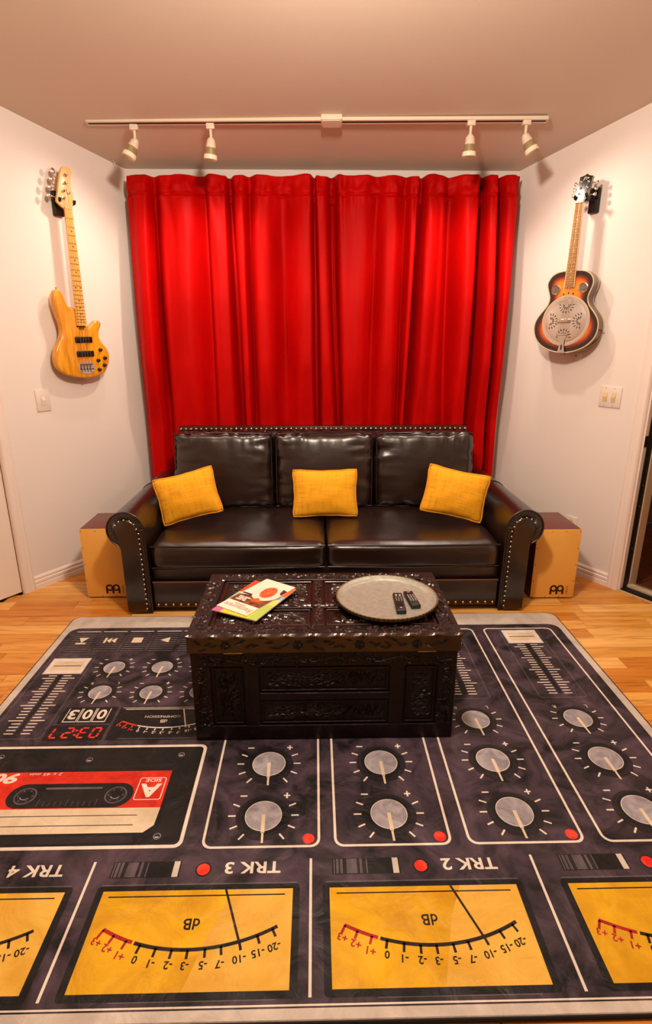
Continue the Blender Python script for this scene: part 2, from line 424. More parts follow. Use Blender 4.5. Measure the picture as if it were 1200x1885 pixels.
def noise_v(p, s): return mnoise.noise(Vector(p) * s)
def cushion(b, c, d, r, bulge=(0, 0, 0), n=14, wr=0.0, rot=None, seed=0.0, sag=None):
    """soft rounded box: centre c, size d, corner radius r, bulge per axis"""
    bm = bmesh.new(); bmesh.ops.create_cube(bm, size=2.0)
    bmesh.ops.subdivide_edges(bm, edges=bm.edges[:], cuts=n, use_grid_fill=True)
    h = Vector(d) / 2; M = Matrix.Translation(Vector(c)) @ (Euler(rot).to_matrix().to_4x4() if rot else Matrix.Identity(4))
    mp = {}
    for v in bm.verts:
        q = [math.copysign(abs(a) ** 0.8, a) for a in v.co]      # denser towards the edges
        p = Vector((q[0]*h.x, q[1]*h.y, q[2]*h.z))
        inner = Vector([max(-h[i] + r, min(h[i] - r, p[i])) for i in range(3)])
        dv = p - inner
        if dv.length > 1e-9: p = inner + dv.normalized() * min(r, max(abs(x) for x in dv))
        t = [1 - q[i]**2 for i in range(3)]
        for i in range(3):
            if bulge[i]: p[i] += math.copysign(1, q[i]) * (abs(q[i])**3) * bulge[i] * (max(t[(i+1) % 3], 0)**0.6) * (max(t[(i+2) % 3], 0)**0.6)
        if wr:
            e = max(abs(q[0]), abs(q[2])); k = max(0, (e - 0.55) / 0.45)
            s = Vector((p.x*26 + seed, p.y*9, p.z*26 + seed))
            if abs(q[2]) > abs(q[0]): s = Vector((p.x*34 + seed, p.y*8, p.z*6))
            else: s = Vector((p.x*6, p.y*8, p.z*34 + seed))
            p += dv.normalized() * 0 if dv.length < 1e-9 else Vector()
            nrm = Vector([q[i]**5 if abs(q[i]) > 0.6 else 0 for i in range(3)])
            if nrm.length > 0: p += nrm.normalized() * wr * (0.25 + k) * mnoise.noise(s)
        if sag: p += sag(p, q)
        mp[v] = b.v(M @ p)
    for f in bm.faces: b.face([mp[v] for v in f.verts])
    bm.free()

def arc(c, r, a0, a1, n):
    return [(c[0] + r*math.cos(R(a0 + (a1 - a0)*i/n)), c[1] + r*math.sin(R(a0 + (a1 - a0)*i/n))) for i in range(n + 1)]
LEN = 0.925
for sgn, side in ((1, 'left'), (-1, 'right')):
    cx = -0.957 - XC       # scroll centre, local, left side
    F = lambda x, y, z: (x * sgn, y, z)
    sc = (cx, 0.470)
    outer = [(-0.986 - XC, 0.015), (-0.990 - XC, 0.36)] + arc(sc, 0.094, 245, 0, 20) + [(-0.861 - XC, 0.38), (-0.857 - XC, 0.015)]
    arm = bpy.data.objects.new('arm', None); C.objects.link(arm); arm.parent = sofa
    b = B(); b.rings([[F(x, y, z) for x, z in outer] for y in (0.0, 0.012, LEN)]); b.build('arm_body', M_leather, arm, 40)
    # plain inset front panel
    panel = [(-0.985 - XC, 0.017), (-0.989 - XC, 0.38)] + arc((cx + 0.002, 0.468), 0.056, 215, 5, 16) + [(-0.889 - XC, 0.38), (-0.884 - XC, 0.017)]
    b = B(); b.rings([[F(x, y, z) for x, z in panel] for y in (0.0, -0.006)] + [[F(cx + 0.015 + (x - cx - 0.015)*0.95, -0.009, 0.3 + (z - 0.3)*0.985) for x, z in panel]]); b.build('front_panel', M_leather, arm, 40)
    # gathered pleats round the scroll
    b = B(); n = 132; ro = []; ri = []; rm = []
    for i in range(n + 1):
        a = R(242 - 242*i/n); k = 0.5 + 0.5*math.cos(i * math.pi / 2.0)
        for ring, rr, yy_ in ((ro, 0.0915, -0.001), (rm, 0.074, -0.007 - 0.004*k), (ri, 0.055, -0.003 - 0.004*k)):
            ring.append(F(cx + rr*math.cos(a), yy_, 0.470 + rr*math.sin(a)))
    b.rings([ro, rm, ri], closed=False); b.build('pleated_band', M_leather, arm, 50)
    # piping along the scroll edge and down the inner front edge
    b = B(); pts = [F(x, -0.003, z) for x, z in arc(sc, 0.093, 243, 0, 30)] + [F(-0.863 - XC, -0.003, 0.4), F(-0.859 - XC, -0.003, 0.02)]
    b.tube(pts, 0.0045, 8)
    b.build('piping', M_leather, arm, 60)
    b = B(); b.tube([F(-0.872 - XC, -0.003, 0.45), F(-0.868 - XC, -0.004, 0.02)], 0.004, 8); b.build('piping', M_leather, arm, 60)
    b = B(); b.tube([F(x, 0.60, z) for x, z in arc(sc, 0.0955, 235, -5, 26)], 0.0035, 6); b.build('arm_seam', M_leather, arm, 60)
    b = B()
    P = arc((cx + 0.002, 0.468), 0.056, 150, 8, 5) + [(-0.8905 - XC + 0.0055*i/16, 0.452 - 0.0278*i) for i in range(16)]
    for x, z in P: b.dome(F(x, -0.008, z), 0.0055, 0.004, (0, -1, 0))
    b.build('nailhead_trim', M_nail, arm, 80)['kind'] = 'stuff'
    b = B(); b.box((sgn*(-0.905 - XC), 0.06, 0.009), (0.07, 0.07, 0.018), bev=0.003); b.build('foot', M_foot, arm)
    b = B(); b.box((sgn*(-0.905 - XC), 0.86, 0.009), (0.07, 0.07, 0.018), bev=0.003); b.build('foot', M_foot, arm)
# back
b = B(); b.box((0, 0.905, 0.448), (1.834, 0.058, 0.82), bev=0.012, seg=3); b.build('back_frame', M_leather_red, sofa, 40)
b = B(); b.box((0, 0.878, 0.841), (1.834, 0.012, 0.03), bev=0.004); b.build('top_band', M_leather_red, sofa, 40)
b = B()
for i in range(58): b.dome((-0.9 + i*1.8/57, 0.872, 0.841), 0.0085, 0.007, (0, -1, 0.25))
b.build('nailhead_trim', M_nail, sofa, 80)['kind'] = 'stuff'
for i in range(3):
    b = B(); cxx = (-0.612, 0.0, 0.612)[i]
    cushion(b, (cxx, 0.755, 0.603), (0.598, 0.2, 0.462), 0.045, (0.004, 0.035, 0.012), n=26, wr=0.015, rot=(R(-9), 0, R((0.6, -0.4, -0.8)[i])), seed=i*7.3)
    o = b.build('back_cushion', M_leather, sofa, 180)
    bb = B(); ring = []
    for a, z in [(x_, z_) for x_, z_ in [(-0.285, -0.212), (0.285, -0.212), (0.285, 0.212), (-0.285, 0.212)]]: ring.append((a, z))
    path = catmull([(-0.27, -0.218), (0, -0.222), (0.27, -0.218), (0.289, -0.2), (0.292, 0), (0.289, 0.2), (0.27, 0.222), (0, 0.228), (-0.27, 0.222), (-0.289, 0.2), (-0.292, 0), (-0.289, -0.2)], 4)
    rm_ = Euler((R(-9), 0, 0)).to_matrix()
    bb.tube([Vector((cxx, 0.755, 0.603)) + rm_ @ Vector((x_, -0.083, z_)) for x_, z_ in path], 0.004, 6, closed=True); bb.build('piping', M_leather, o, 60)
# seat cushions, deck, front rail
for i in range(2):
    b = B()
    cushion(b, ((-0.4535, 0.4535)[i], 0.372, 0.315), (0.9, 0.735, 0.142), 0.036, (0.0, 0.012, 0.012), n=20, wr=0.004, seed=3.1*i)
    o = b.build('seat_cushion', M_leather, sofa, 180)
    bb = B(); x0, x1 = ((-0.90, -0.007), (0.007, 0.90))[i]
    bb.tube([(x0, 0.012, 0.375), ((x0+x1)/2, -0.001, 0.3765), (x1, 0.012, 0.375)], 0.0035, 6); bb.build('piping', M_leather, o, 60); bb = B(); bb.tube([(x0, 0.012, 0.257), ((x0+x1)/2, -0.001, 0.2545), (x1, 0.012, 0.257)], 0.0035, 6); bb.build('piping', M_leather, o, 60)
b = B(); b.box((0, 0.46, 0.212), (1.812, 0.86, 0.06), bev=0.006); b.build('deck', M_leather, sofa, 40)
b = B(); b.box((0, 0.028, 0.105), (1.812, 0.036, 0.145), bev=0.006, seg=3); b.build('front_rail', M_leather, sofa, 40)
b = B(); b.tube([(-0.905, 0.011, 0.1775), (0.905, 0.011, 0.1775)], 0.004, 6); b.build('rail_piping', mat('rail_piping', '#6b4636', 0.3, coat=0.3), sofa, 60)
b = B()
for i in range(46): b.dome((-0.885 + i*1.77/45, 0.009, 0.049), 0.0075, 0.006, (0, -1, 0))
b.build('nailhead_trim', mat('brass_nail', '#c79a55', 0.25, metal=1.0), sofa, 80)['kind'] = 'stuff'
for x in (-0.6, 0, 0.6):
    b = B(); b.cyl((x, 0.06, 0.0), (x, 0.06, 0.035), 0.018, 0.026); b.build('foot', M_foot, sofa, 40)

# ------------------------------------------------------------------ yellow pillows
def weave():
    m = bpy.data.materials.new('pillow_fabric'); m.use_nodes = True; nt = m.node_tree; p = nt.nodes['Principled BSDF']; N = nt.nodes.new; L = nt.links.new
    tc = N('ShaderNodeTexCoord'); hs = []
    for sx, sz in ((160, 9), (9, 160)):
        mp = N('ShaderNodeMapping'); mp.inputs['Scale'].default_value = (sx, 20, sz); L(tc.outputs['Object'], mp.inputs[0])
        n = N('ShaderNodeTexNoise'); n.inputs['Scale'].default_value = 1.0; n.inputs['Detail'].default_value = 2; L(mp.outputs[0], n.inputs['Vector']); hs.append(n)
    mx = N('ShaderNodeMath'); mx.operation = 'ADD'; L(hs[0].outputs[0], mx.inputs[0]); L(hs[1].outputs[0], mx.inputs[1])
    rp = N('ShaderNodeValToRGB'); rp.color_ramp.elements[0].position = 0.65; rp.color_ramp.elements[0].color = lin('#d08f06'); rp.color_ramp.elements[1].position = 1.2; rp.color_ramp.elements[1].color = lin('#f5ad0c')
    rp.color_ramp.elements[1].position = 1.0
    L(mx.outputs[0], rp.inputs[0]); L(rp.outputs[0], p.inputs['Base Color'])
    bn = N('ShaderNodeBump'); bn.inputs['Strength'].default_value = 0.5; bn.inputs['Distance'].default_value = 0.002; L(mx.outputs[0], bn.inputs['Height']); L(bn.outputs[0], p.inputs['Normal'])
    p.inputs['Roughness'].default_value = 0.85; p.inputs['Sheen Weight'].default_value = 0.3; p.inputs['Sheen Tint'].default_value = lin('#ffd060')
    return m
M_pil = weave(); M_pipe = mat('pillow_piping', '#e09a0a', 0.8, sheen=0.3)
def pillow(label, loc, rot, w=0.37, h=0.275, th=0.11, seed=0):
    root = thing('throw_pillow', label, 'pillow', loc, 0, 'yellow throw pillows on the sofa'); root.rotation_euler = rot
    n = 22
    def edge(u, v):
        # outline: corners pulled out, sides drawn in
        x = u*w/2*(1 - 0.085*(1 - v*v)) + 0.0025*mnoise.noise(Vector((u*3 + seed, v*3, 1)))
        z = v*h/2*(1 - 0.10*(1 - u*u)) + 0.0025*mnoise.noise(Vector((u*3, v*3 + seed, 4)))
        cr = max(0, abs(u) + abs(v) - 1.72); k = 1 - 0.17*cr
        return x*k, z*k
    b = B(); G = {}
    for s in (-1, 1):
        for i in range(n + 1):
            for j in range(n + 1):
                u, v = -1 + 2*i/n, -1 + 2*j/n
                if s == 1 and (i in (0, n) or j in (0, n)): G[(s, i, j)] = G[(-1, i, j)]; continue
                x, z = edge(u, v); t = (max(0, 1 - u*u)**0.55) * (max(0, 1 - v*v)**0.55)
                y = s * th/2 * t * (1 + 0.12*mnoise.noise(Vector((u*2.2 + seed, v*2.2, s))))
                y += 0.0045 * mnoise.noise(Vector((u*7 + seed, v*7, s*3))) * (1 - t)
                G[(s, i, j)] = b.v((x, y, z + h/2))
    for s in (-1, 1):
        for i in range(n):
            for j in range(n): b.face([G[(s, i, j)], G[(s, i+1, j)], G[(s, i+1, j+1)], G[(s, i, j+1)]])
    b.build('cover', M_pil, root, 180)
    per = [(-1 + 2*i/n, -1) for i in range(n)] + [(1, -1 + 2*i/n) for i in range(n)] + [(1 - 2*i/n, 1) for i in range(n)] + [(-1, 1 - 2*i/n) for i in range(n)]
    b = B(); b.tube([(edge(u, v)[0], 0, edge(u, v)[1] + h/2) for u, v in per], 0.0048, 7, closed=True); b.build('piping', M_pipe, root, 180)
pillow('yellow throw pillow tilted against the left sofa arm', (-0.670, 2.967, 0.436), (R(-17), R(-13.5), R(6)), w=0.345, h=0.266, seed=1)
pillow('yellow throw pillow upright against the middle back cushion', (0.057, 3.10, 0.399), (R(-16), R(-0.5), R(0)), w=0.384, h=0.281, seed=2)
pillow('yellow throw pillow tilted against the right sofa arm', (0.751, 2.976, 0.435), (R(-17), R(11.5), R(-6)), w=0.358, h=0.2725, seed=3)

# ------------------------------------------------------------------ curtains
def velvet():
    m = mat('curtain_velvet', '#ae0000', 0.58, spec=0.10, sheen=0.15, sheen_tint='#ff1408', sheen_rough=0.3, vary=(5, '#c20200', 4, (1, 1, 0.4)), bump=(300, 0.12, 0.001, U), bump2=(14, 0.12, 0.006, (1.6, 1, 0.35)))
    return m
M_velvet = velvet()
TOP = [-1.083,-0.982,-0.933,-0.85,-0.765,-0.633,-0.591,-0.521,-0.492,-0.418,-0.376,-0.316,-0.186,-0.042,0.004,0.026,0.109,0.177,0.266,0.36,0.444,0.545,0.59,0.632,0.685,0.745,0.8,0.926,1.000,1.044,1.085,1.149,1.206]
BOT = [-1.086,-1.016,-0.947,-0.88,-0.813,-0.646,-0.601,-0.557,-0.456,-0.428,-0.389,-0.322,-0.176,-0.03,0.015,0.081,0.161,0.207,0.253,0.357,0.461,0.54,0.562,0.592,0.669,0.738,0.854,0.924,1.005,1.086,1.127,1.167,1.191]
DEP = [-0.010,-0.045, 0.012,-0.035,-0.042, 0.010,-0.030,-0.028, 0.055,-0.035, 0.006,-0.042, 0.008,-0.045, 0.055,-0.040, 0.058,-0.038,-0.042,-0.005,-0.036, 0.015,-0.020, 0.058,-0.040,-0.020, 0.022,-0.042, 0.045,-0.045, 0.030,-0.040,-0.005]
YC, ZT, ZB, ZST = 3.695, 2.288, 0.03, 2.186
def curtain_panel(name, label, i0, i1):
    root = thing(name, label, 'curtain', (0, YC, 0), 0, 'red velvet curtains on the back wall')
    SUB = 12; cols = []
    for i in range(i0, i1):
        for s in range(SUB): cols.append((i, s / SUB))
    cols.append((i1 - 1, 1.0))
    ZL = [ZT - 0.006*q_ for q_ in range(32)]; ZL += [ZL[-1] + (ZB - ZL[-1])*(q_ + 1)/66 for q_ in range(66)]; nz = len(ZL) - 1; G = []
    for (i, t) in cols:
        e = t*t*(3 - 2*t)
        if i + 1 < len(DEP): dd = DEP[i+1] - DEP[i]; ex = 3.0 if abs(dd) > 0.065 else 1.8 if abs(dd) > 0.03 else 1.0; e = e**ex if dd > 0 else 1 - (1 - e)**ex
        row = []
        for k in range(nz + 1):
            z = ZL[k]
            f = max(0, min(1.12, (2.2 - z) / 1.4))      # 0 at the stitching, 1 behind the sofa back
            xa = TOP[i] + (BOT[i] - TOP[i]) * f; xb = TOP[i+1] + (BOT[i+1] - TOP[i+1]) * f
            da, db = DEP[i], DEP[i+1]
            x = xa + (xb - xa) * t
            amp = 0.72 + 0.53 * min(1, max(0, (ZST + 0.02 - z) / 0.6))
            if z > ZST: amp = 0.72 - 0.3 * (z - ZST) / 0.1
            up = max(0, min(1, (z - 0.88) / 0.35)); y = (da + (db - da) * e) * amp * (1.5 + 0.75*up) + 0.012
            hi_ = 0.03 if z > 2.15 else 0.055
            y = y if y < hi_ else hi_ + 0.028*math.tanh((y - hi_)/0.028)
            y = max(y, -0.052 - 0.06*up)
            x += 0.010 * mnoise.noise(Vector((x*9, z*1.1, 3.3))); y += 0.012 * mnoise.noise(Vector((x*13, z*1.5, 0.5)))
            hd = max(0, 1 - abs(z - (ZST + 0.045)) / 0.07)
            y += hd * 0.034 * mnoise.noise(Vector((x*26, z*14, 7.7)))                  # puckered header
            y += 0.016 * math.exp(-((z - ZST) / 0.008) ** 2)                            # stitching line
            y += 0.022 * mnoise.noise(Vector((x*30, z*5, 2.0))) * math.exp(-max(0, ZST - z) / 0.12) * (1 if z < ZST else 0)
            y += 0.004 * mnoise.noise(Vector((x*24, z*0.8, 5.0)))
            zz = z + (0.010 * mnoise.noise(Vector((x*11, 0, 9.1))) + 0.006*(x/1.2) if k == 0 else 0)
            row.append((x, y, zz))
        G.append(row)
    b = B(); V = [[b.v(p) for p in row] for row in G]
    for i in range(len(V) - 1):
        for k in range(nz): b.face([V[i][k], V[i][k+1], V[i+1][k+1], V[i+1][k]])
    o = b.build('drape', M_velvet, root, 180)
    sm = o.modifiers.new('thickness', 'SOLIDIFY'); sm.thickness = 0.004; sm.offset = 0
    return root
curtain_panel('curtain', 'left red velvet curtain panel behind the sofa, nearest the electric bass', 0, 16)
curtain_panel('curtain', 'right red velvet curtain panel behind the sofa, nearest the resonator guitar', 16, 32)
rod = thing('curtain_rod', 'black curtain rod end showing above the right curtain edge', 'curtain rod', (0.06, 3.762, 2.245))
M_rod = mat('rod_black', '#0d0707', 0.4, metal=0.6)
b = B(); b.cyl((-1.14, 0, 0), (1.125, 0, 0.0), 0.008); b.build('rod', M_rod, rod, 40)
b = B(); b.lathe([(0, 0), (0.012, 0.002), (0.02, 0.014), (0.018, 0.028), (0, 0.036)], 16, Matrix.Translation((1.115, 0, 0.0)) @ Matrix.Rotation(R(90), 4, 'Y')); b.build('finial', M_rod, rod, 60)
for x in (-1.05, 1.06):
    b = B(); b.box((x, 0.018, 0), (0.012, 0.026, 0.02)); b.box((x, 0.034, 0), (0.02, 0.006, 0.05)); b.build('bracket', M_rod, rod)

# ------------------------------------------------------------------ ceiling track with four spot heads
SL = math.atan(-0.19)                          # ceiling pitch, falling towards the back wall
M_white = mat('track_white', '#e2cfb8', 0.4); M_slot = mat('track_slot', '#160d08', 0.7)
M_glass = mat('lamp_front_glass', '#f2e4cc', 0.2, spec=0.6); M_band = mat('lamp_band', '#a08a62', 0.35, metal=0.4, vary=(60, '#b8a480', 2, (1, 1, 0.1)))
TA, TB = Vector((-1.142, 3.327, CEIL(3.327))), Vector((1.167, 3.246, CEIL(3.246)))
mid = (TA + TB)/2; tl = (TB - TA).length; yawt = math.atan2(TB.y - TA.y, TB.x - TA.x)
trk = thing('ceiling_track', 'long white lighting track across the sloped ceiling', 'lighting track', mid, yawt); trk.rotation_euler = (SL, 0, yawt)
b = B(); b.box((0, 0.0125, -0.008), (tl, 0.011, 0.016)); b.box((0, -0.0125, -0.008), (tl, 0.011, 0.016)); b.box((0, 0, -0.002), (tl, 0.03, 0.004)); b.box((-tl/2, 0, -0.008), (0.006, 0.036, 0.017)); b.box((tl/2, 0, -0.008), (0.006, 0.036, 0.017)); b.build('rail', M_white, trk)
b = B(); b.box((0, 0, -0.0105), (tl - 0.012, 0.0136, 0.011)); b.build('slot', M_slot, trk)
b = B(); b.box((0.08, -0.008, -0.013), (0.105, 0.075, 0.026), bev=0.003); b.box((0.08, -0.008, -0.0275), (0.09, 0.06, 0.003)); b.build('feed_box', M_white, trk, 40)
def head(px, aim, label, energy, spot, col=WARM):
    y = 3.327 - (px + 1.142) * 0.0351; base = Vector((px, y, CEIL(y) - 0.015))
    root = thing('track_spotlight', label, 'spotlight', base, 0, 'spot heads on the ceiling track')
    b = B(); b.box((0, 0, -0.012), (0.04, 0.03, 0.026), bev=0.003); b.box((0.012, -0.016, -0.01), (0.006, 0.004, 0.014)); b.build('adapter', M_white, root, 40)
    b = B(); b.cyl((0, 0, -0.024), (0, 0, -0.075), 0.0075, 0.0065); b.build('stem', M_white, root, 40)
    piv = Vector((0, 0, -0.072)); d = Vector(aim).normalized(); q = d.to_track_quat('Z', 'Y').to_matrix().to_4x4(); M = Matrix.Translation(piv) @ q
    b = B(); b.lathe([(0, -0.012), (0.012, -0.01), (0.02, 0.0), (0.026, 0.032), (0.026, 0.036), (0, 0.036)], 24, M); b.build('back_cap', M_white, root, 40)
    b = B(); b.lathe([(0.0262, 0.034), (0.0325, 0.068), (0.031, 0.07), (0.0, 0.07)], 24, M); b.build('band', M_band, root, 40)
    b = B(); b.lathe([(0.033, 0.066), (0.0345, 0.072), (0.0345, 0.086), (0.031, 0.088), (0.030, 0.08), (0, 0.079)], 24, M); b.build('front_ring', M_glass, root, 40)
    b = B(); b.cyl(M @ Vector((-0.022, 0, 0.008)), M @ Vector((0.022, 0, 0.008)), 0.006); b.build('pivot', M_white, root, 40)
    tip = base + piv + d * 0.098
    l = lamp('track_spot_light', 'SPOT', tip, energy, col, 0.022, tip + d, spot, 1.0)
    return root
head(-0.908, (-0.26, -0.12, -0.55), 'white track spotlight nearest the left wall, tilted left', 9, 160)
head(-0.520, (-0.06, 0.03, -0.55), 'second track spotlight from the left, aimed almost straight down', 22, 150)
head(0.792, (0.0, 0.03, -0.55), 'third track spotlight from the left, aimed straight down', 22, 150)
head(1.068, (0.26, -0.12, -0.52), 'white track spotlight nearest the right wall, tilted right', 9, 160)
# small screw hook with a bit of wire at the ceiling edge
hk = thing('ceiling_hook', 'tiny screw hook with white wire at the ceiling edge by the left curtain', 'hook', OL - UL*0.09 + NL*0.03 + Vector((0, 0, 2.37)), RZL)
b = B(); b.tube([(-0.02, 0, -0.005), (-0.018, 0, 0.004), (-0.012, 0, 0.006), (-0.010, 0, -0.004)], 0.002, 6); b.build('hook', M_bronze, hk, 60)
b = B(); b.tube([(-0.018, 0, 0.0), (0.0, 0.0, -0.03), (0.012, 0.01, -0.06)], 0.0018, 6); b.build('wire', M_white, hk, 60)

# ------------------------------------------------------------------ switches and outlet
M_plate = mat('switch_plate', '#e3d6cc', 0.4); M_almond = mat('rocker_almond', '#d9c08c', 0.4)
def wallplate(name, label, cat, o, u, n, rz, t, z, w, h, rockers, rmat):
    root = thing(name, label, cat, o + u*t + Vector((0, 0, z)), rz)
    b = B(); b.box((0, -0.003, 0), (w, 0.006, h), bev=0.002); b.build('plate', M_plate, root, 40)
    for x in rockers:
        r = B(); r.box((x, -0.0065, 0), (0.026, 0.002, 0.058)); fr = r.build('rocker_frame', M_plate, root)
        r = B(); r.prism([(-0.006, 0.027), (-0.0125, -0.0), (-0.0085, -0.027), (-0.003, -0.027), (-0.003, 0.027)], x - 0.0115, x + 0.0115, lambda p, t_: (t_, p[0], p[1])); r.build('rocker', rmat, fr)
    b = B()
    b.dome((0, 0, 0), 0.0025, 0.0012, (0, -1, 0), 6); sm_ = b.build('screw', M_bronze if rockers and len(rockers) > 1 else M_plate, root, 60)
    for i, (x, s) in enumerate([(x, s) for x in (rockers or [0]) for s in (-1, 1)]):
        (sm_ if i == 0 else put('screw', sm_.data, root)).location = (x, -0.006, s*h*0.42)
    return root
wallplate('light_switch', 'white single rocker light switch under the electric bass', 'switch', OL, UL, NL, RZL, -0.724, 1.061, 0.082, 0.118, [0.0], M_plate)
wallplate('light_switch', 'double almond rocker light switch on the wall by the open doorway', 'switch', OR, UR, NR, RZR, 0.784, 1.080, 0.128, 0.112, [-0.027, 0.022], M_almond)
ol = wallplate('wall_outlet', 'white outlet plate low on the wall just above the right drum', 'outlet', OR, UR, NR, RZR, 0.653, 0.295, 0.078, 0.115, [], M_plate)
for s in (-1, 1):
    b = B(); b.lathe([(0, 0), (0.016, 0), (0.016, 0.002), (0, 0.002)], 16, Matrix.Translation((0, -0.006, s*0.025)) @ Matrix.Rotation(R(90), 4, 'X')); b.build('socket', M_almond, ol, 40)

# ------------------------------------------------------------------ cajon drums
M_birch = mat('cajon_front', '#f0b85c', 0.4, spec=0.4, coat=0.15, vary=(3.5, '#eaae4e', 4, (1.2, 1, 0.5)), bump=(40, 0.04, 0.001, (6, 1, 0.3)))
M_mahog = mat('cajon_body', '#6e2416', 0.4, coat=0.2, vary=(10, '#56190f', 3, (0.3, 6, 1)))
M_logo = mat('logo_print', '#2a0806', 0.6)
def cajon(label, loc, rz, w, d, h):
    root = thing('cajon_drum', label, 'drum', loc, rz, 'wooden box drums beside the sofa')
    b = B(); b.box((0, d/2 + 0.002, h/2 + 0.005), (w, d - 0.004, h - 0.01), bev=0.003); b.build('box_body', M_mahog, root, 40)
    b = B(); b.box((0, -0.0015, h/2 + 0.004), (w, 0.006, h - 0.008), bev=0.0012); b.build('front_plate', M_birch, root, 40)
    for x in (-1, 1):
        for y in (0.03, d - 0.03): b = B(); b.cyl((x*(w/2 - 0.03), y, 0), (x*(w/2 - 0.03), y, 0.008), 0.014); b.build('rubber_foot', M_black, root)
    me = None
    for i in range(4):
        for x, z in ((-w/2 + 0.008 + i*(w - 0.016)/3, 0.012), (-w/2 + 0.008 + i*(w - 0.016)/3, h - 0.012)) + (((-w/2 + 0.008, 0.012 + (i + 1)*(h - 0.024)/4), (w/2 - 0.008, 0.012 + (i + 1)*(h - 0.024)/4)) if i < 3 else ()):
            if me is None:
                s = B(); s.dome((0, 0, 0), 0.0028, 0.0015, (0, -1, 0), 8); me = s.build('screw', M_logo, root, 60); me.location = (x, -0.0045, z); me = me.data
            else: put('screw', me, root, (x, -0.0045, z))
    # logo: two joined rings on three legs, with the maker's name running up beside it
    lx, lz, yl = -w/2 + 0.6*w, 0.037, -0.0052
    def ring(b, cx, cz, ro, ri, n=28):
        A = [b.v((cx + ro*math.cos(2*math.pi*i/n), yl, cz + ro*math.sin(2*math.pi*i/n))) for i in range(n)]
        Bq = [b.v((cx + ri*math.cos(2*math.pi*i/n), yl, cz + ri*math.sin(2*math.pi*i/n))) for i in range(n)]
        for i in range(n): b.face([A[i], A[(i+1) % n], Bq[(i+1) % n], Bq[i]])
    b = B(); k = 0.0205
    for sx in (-1, 1): ring(b, lx + sx*0.0185, lz + 0.026, k, 0.0105)
    for x in (-0.037, 0.0, 0.037):
        t = 0.0058; x_ = x + (0.0035 if x < 0 else -0.0035 if x > 0 else 0)
        b.poly([(lx + x_ - t, yl - 0.0002, lz - 0.009), (lx + x_ + t, yl - 0.0002, lz - 0.009), (lx + x_ + t, yl - 0.0002, lz + 0.026), (lx + x_ - t, yl - 0.0002, lz + 0.026)])
    b.build('logo', M_logo, root)
    b = B(); add_text(b, 'MEINL', lambda x, y: (lx + 0.056 - y, yl, lz + 0.018 + x), 0.02, width=0.052, height=0.0085); b.build('maker_name', M_logo, root)
    return root
cajon('wooden box drum with red-brown top at the left sofa arm', (-1.155, 2.893, 0), R(0.8), 0.24, 0.29, 0.408)
cajon('wooden box drum with red-brown top at the right sofa arm', (1.314, 2.835, 0), R(-0.3), 0.24, 0.31, 0.408)
# ------------------------------------------------------------------ carved chest
ZR = 0.0142
M_chest = mat('carved_wood', '#180604', 0.42, spec=0.3, coat=0.05, coat_rough=0.2, vary=(22, '#0c0302', 4, U), bump=(70, 0.5, 0.005, U), bump2=(260, 0.2, 0.001, U))
M_carve_lit = mat('carved_relief_lit', '#300e08', 0.24, spec=0.7, coat=0.4, coat_rough=0.12, vary=(40, '#100402', 3, U), bump=(220, 0.2, 0.001, U))  # same wood as the body, lightened and reddened to stand for top light
M_frieze = mat('carved_frieze', '#3a200a', 0.38, spec=0.5, coat=0.25, vary=(18, '#2a1606', 4, (0.4, 1, 1)), bump=(120, 0.25, 0.002, (0.3, 1, 1)))
M_steel = mat('hinge_steel', '#b9a894', 0.25, metal=1)
CW, CD, CH = 0.936, 0.515, 0.428
chest = thing('carved_chest', 'dark carved wooden chest used as a coffee table on the rug', 'chest', (0.028, 1.945, ZR))
def leaf(b, f3, x, y, a, ln, wd, h):
    c, s = math.cos(a), math.sin(a)
    def P(u, v, t): return f3(x + u*c - v*s, y + u*s + v*c, t)
    A = [P(0, 0, 0), P(ln*0.3, wd/2, 0), P(ln*0.7, wd*0.38, 0), P(ln, 0, 0.0), P(ln*0.7, -wd*0.38, 0), P(ln*0.3, -wd/2, 0)]
    V = [b.v(p) for p in A]; m1 = b.v(P(ln*0.28, 0, h)); m2 = b.v(P(ln*0.72, 0, h*0.8))
    b.face([V[0], V[1], m1]); b.face([V[0], m1, V[5]]); b.face([V[1], V[2], m2, m1]); b.face([m1, m2, V[4], V[5]]); b.face([V[2], V[3], m2]); b.face([m2, V[3], V[4]])
def rosette(b, f3, x, y, r, h):
    for i in range(7): leaf(b, f3, x, y, i*2*math.pi/7 + 0.3, r, r*0.75, h)
    for i in range(5): leaf(b, f3, x, y, i*2*math.pi/5, r*0.5, r*0.45, h*1.5)
def vine(b, f3, x0, x1, yc, amp, wl, h, wd, side='x'):
    n = max(8, int(abs(x1 - x0) / 0.012)); pr = None
    for i in range(n + 1):
        t = x0 + (x1 - x0)*i/n; y = yc + amp*math.sin(2*math.pi*t/wl)
        cur = [b.v(f3(t, y - wd/2, 0)), b.v(f3(t, y, h)), b.v(f3(t, y + wd/2, 0))] if side == 'x' else [b.v(f3(y - wd/2, t, 0)), b.v(f3(y, t, h)), b.v(f3(y + wd/2, t, 0))]
        if pr: b.face([pr[0], cur[0], cur[1], pr[1]]); b.face([pr[1], cur[1], cur[2], pr[2]])
        pr = cur
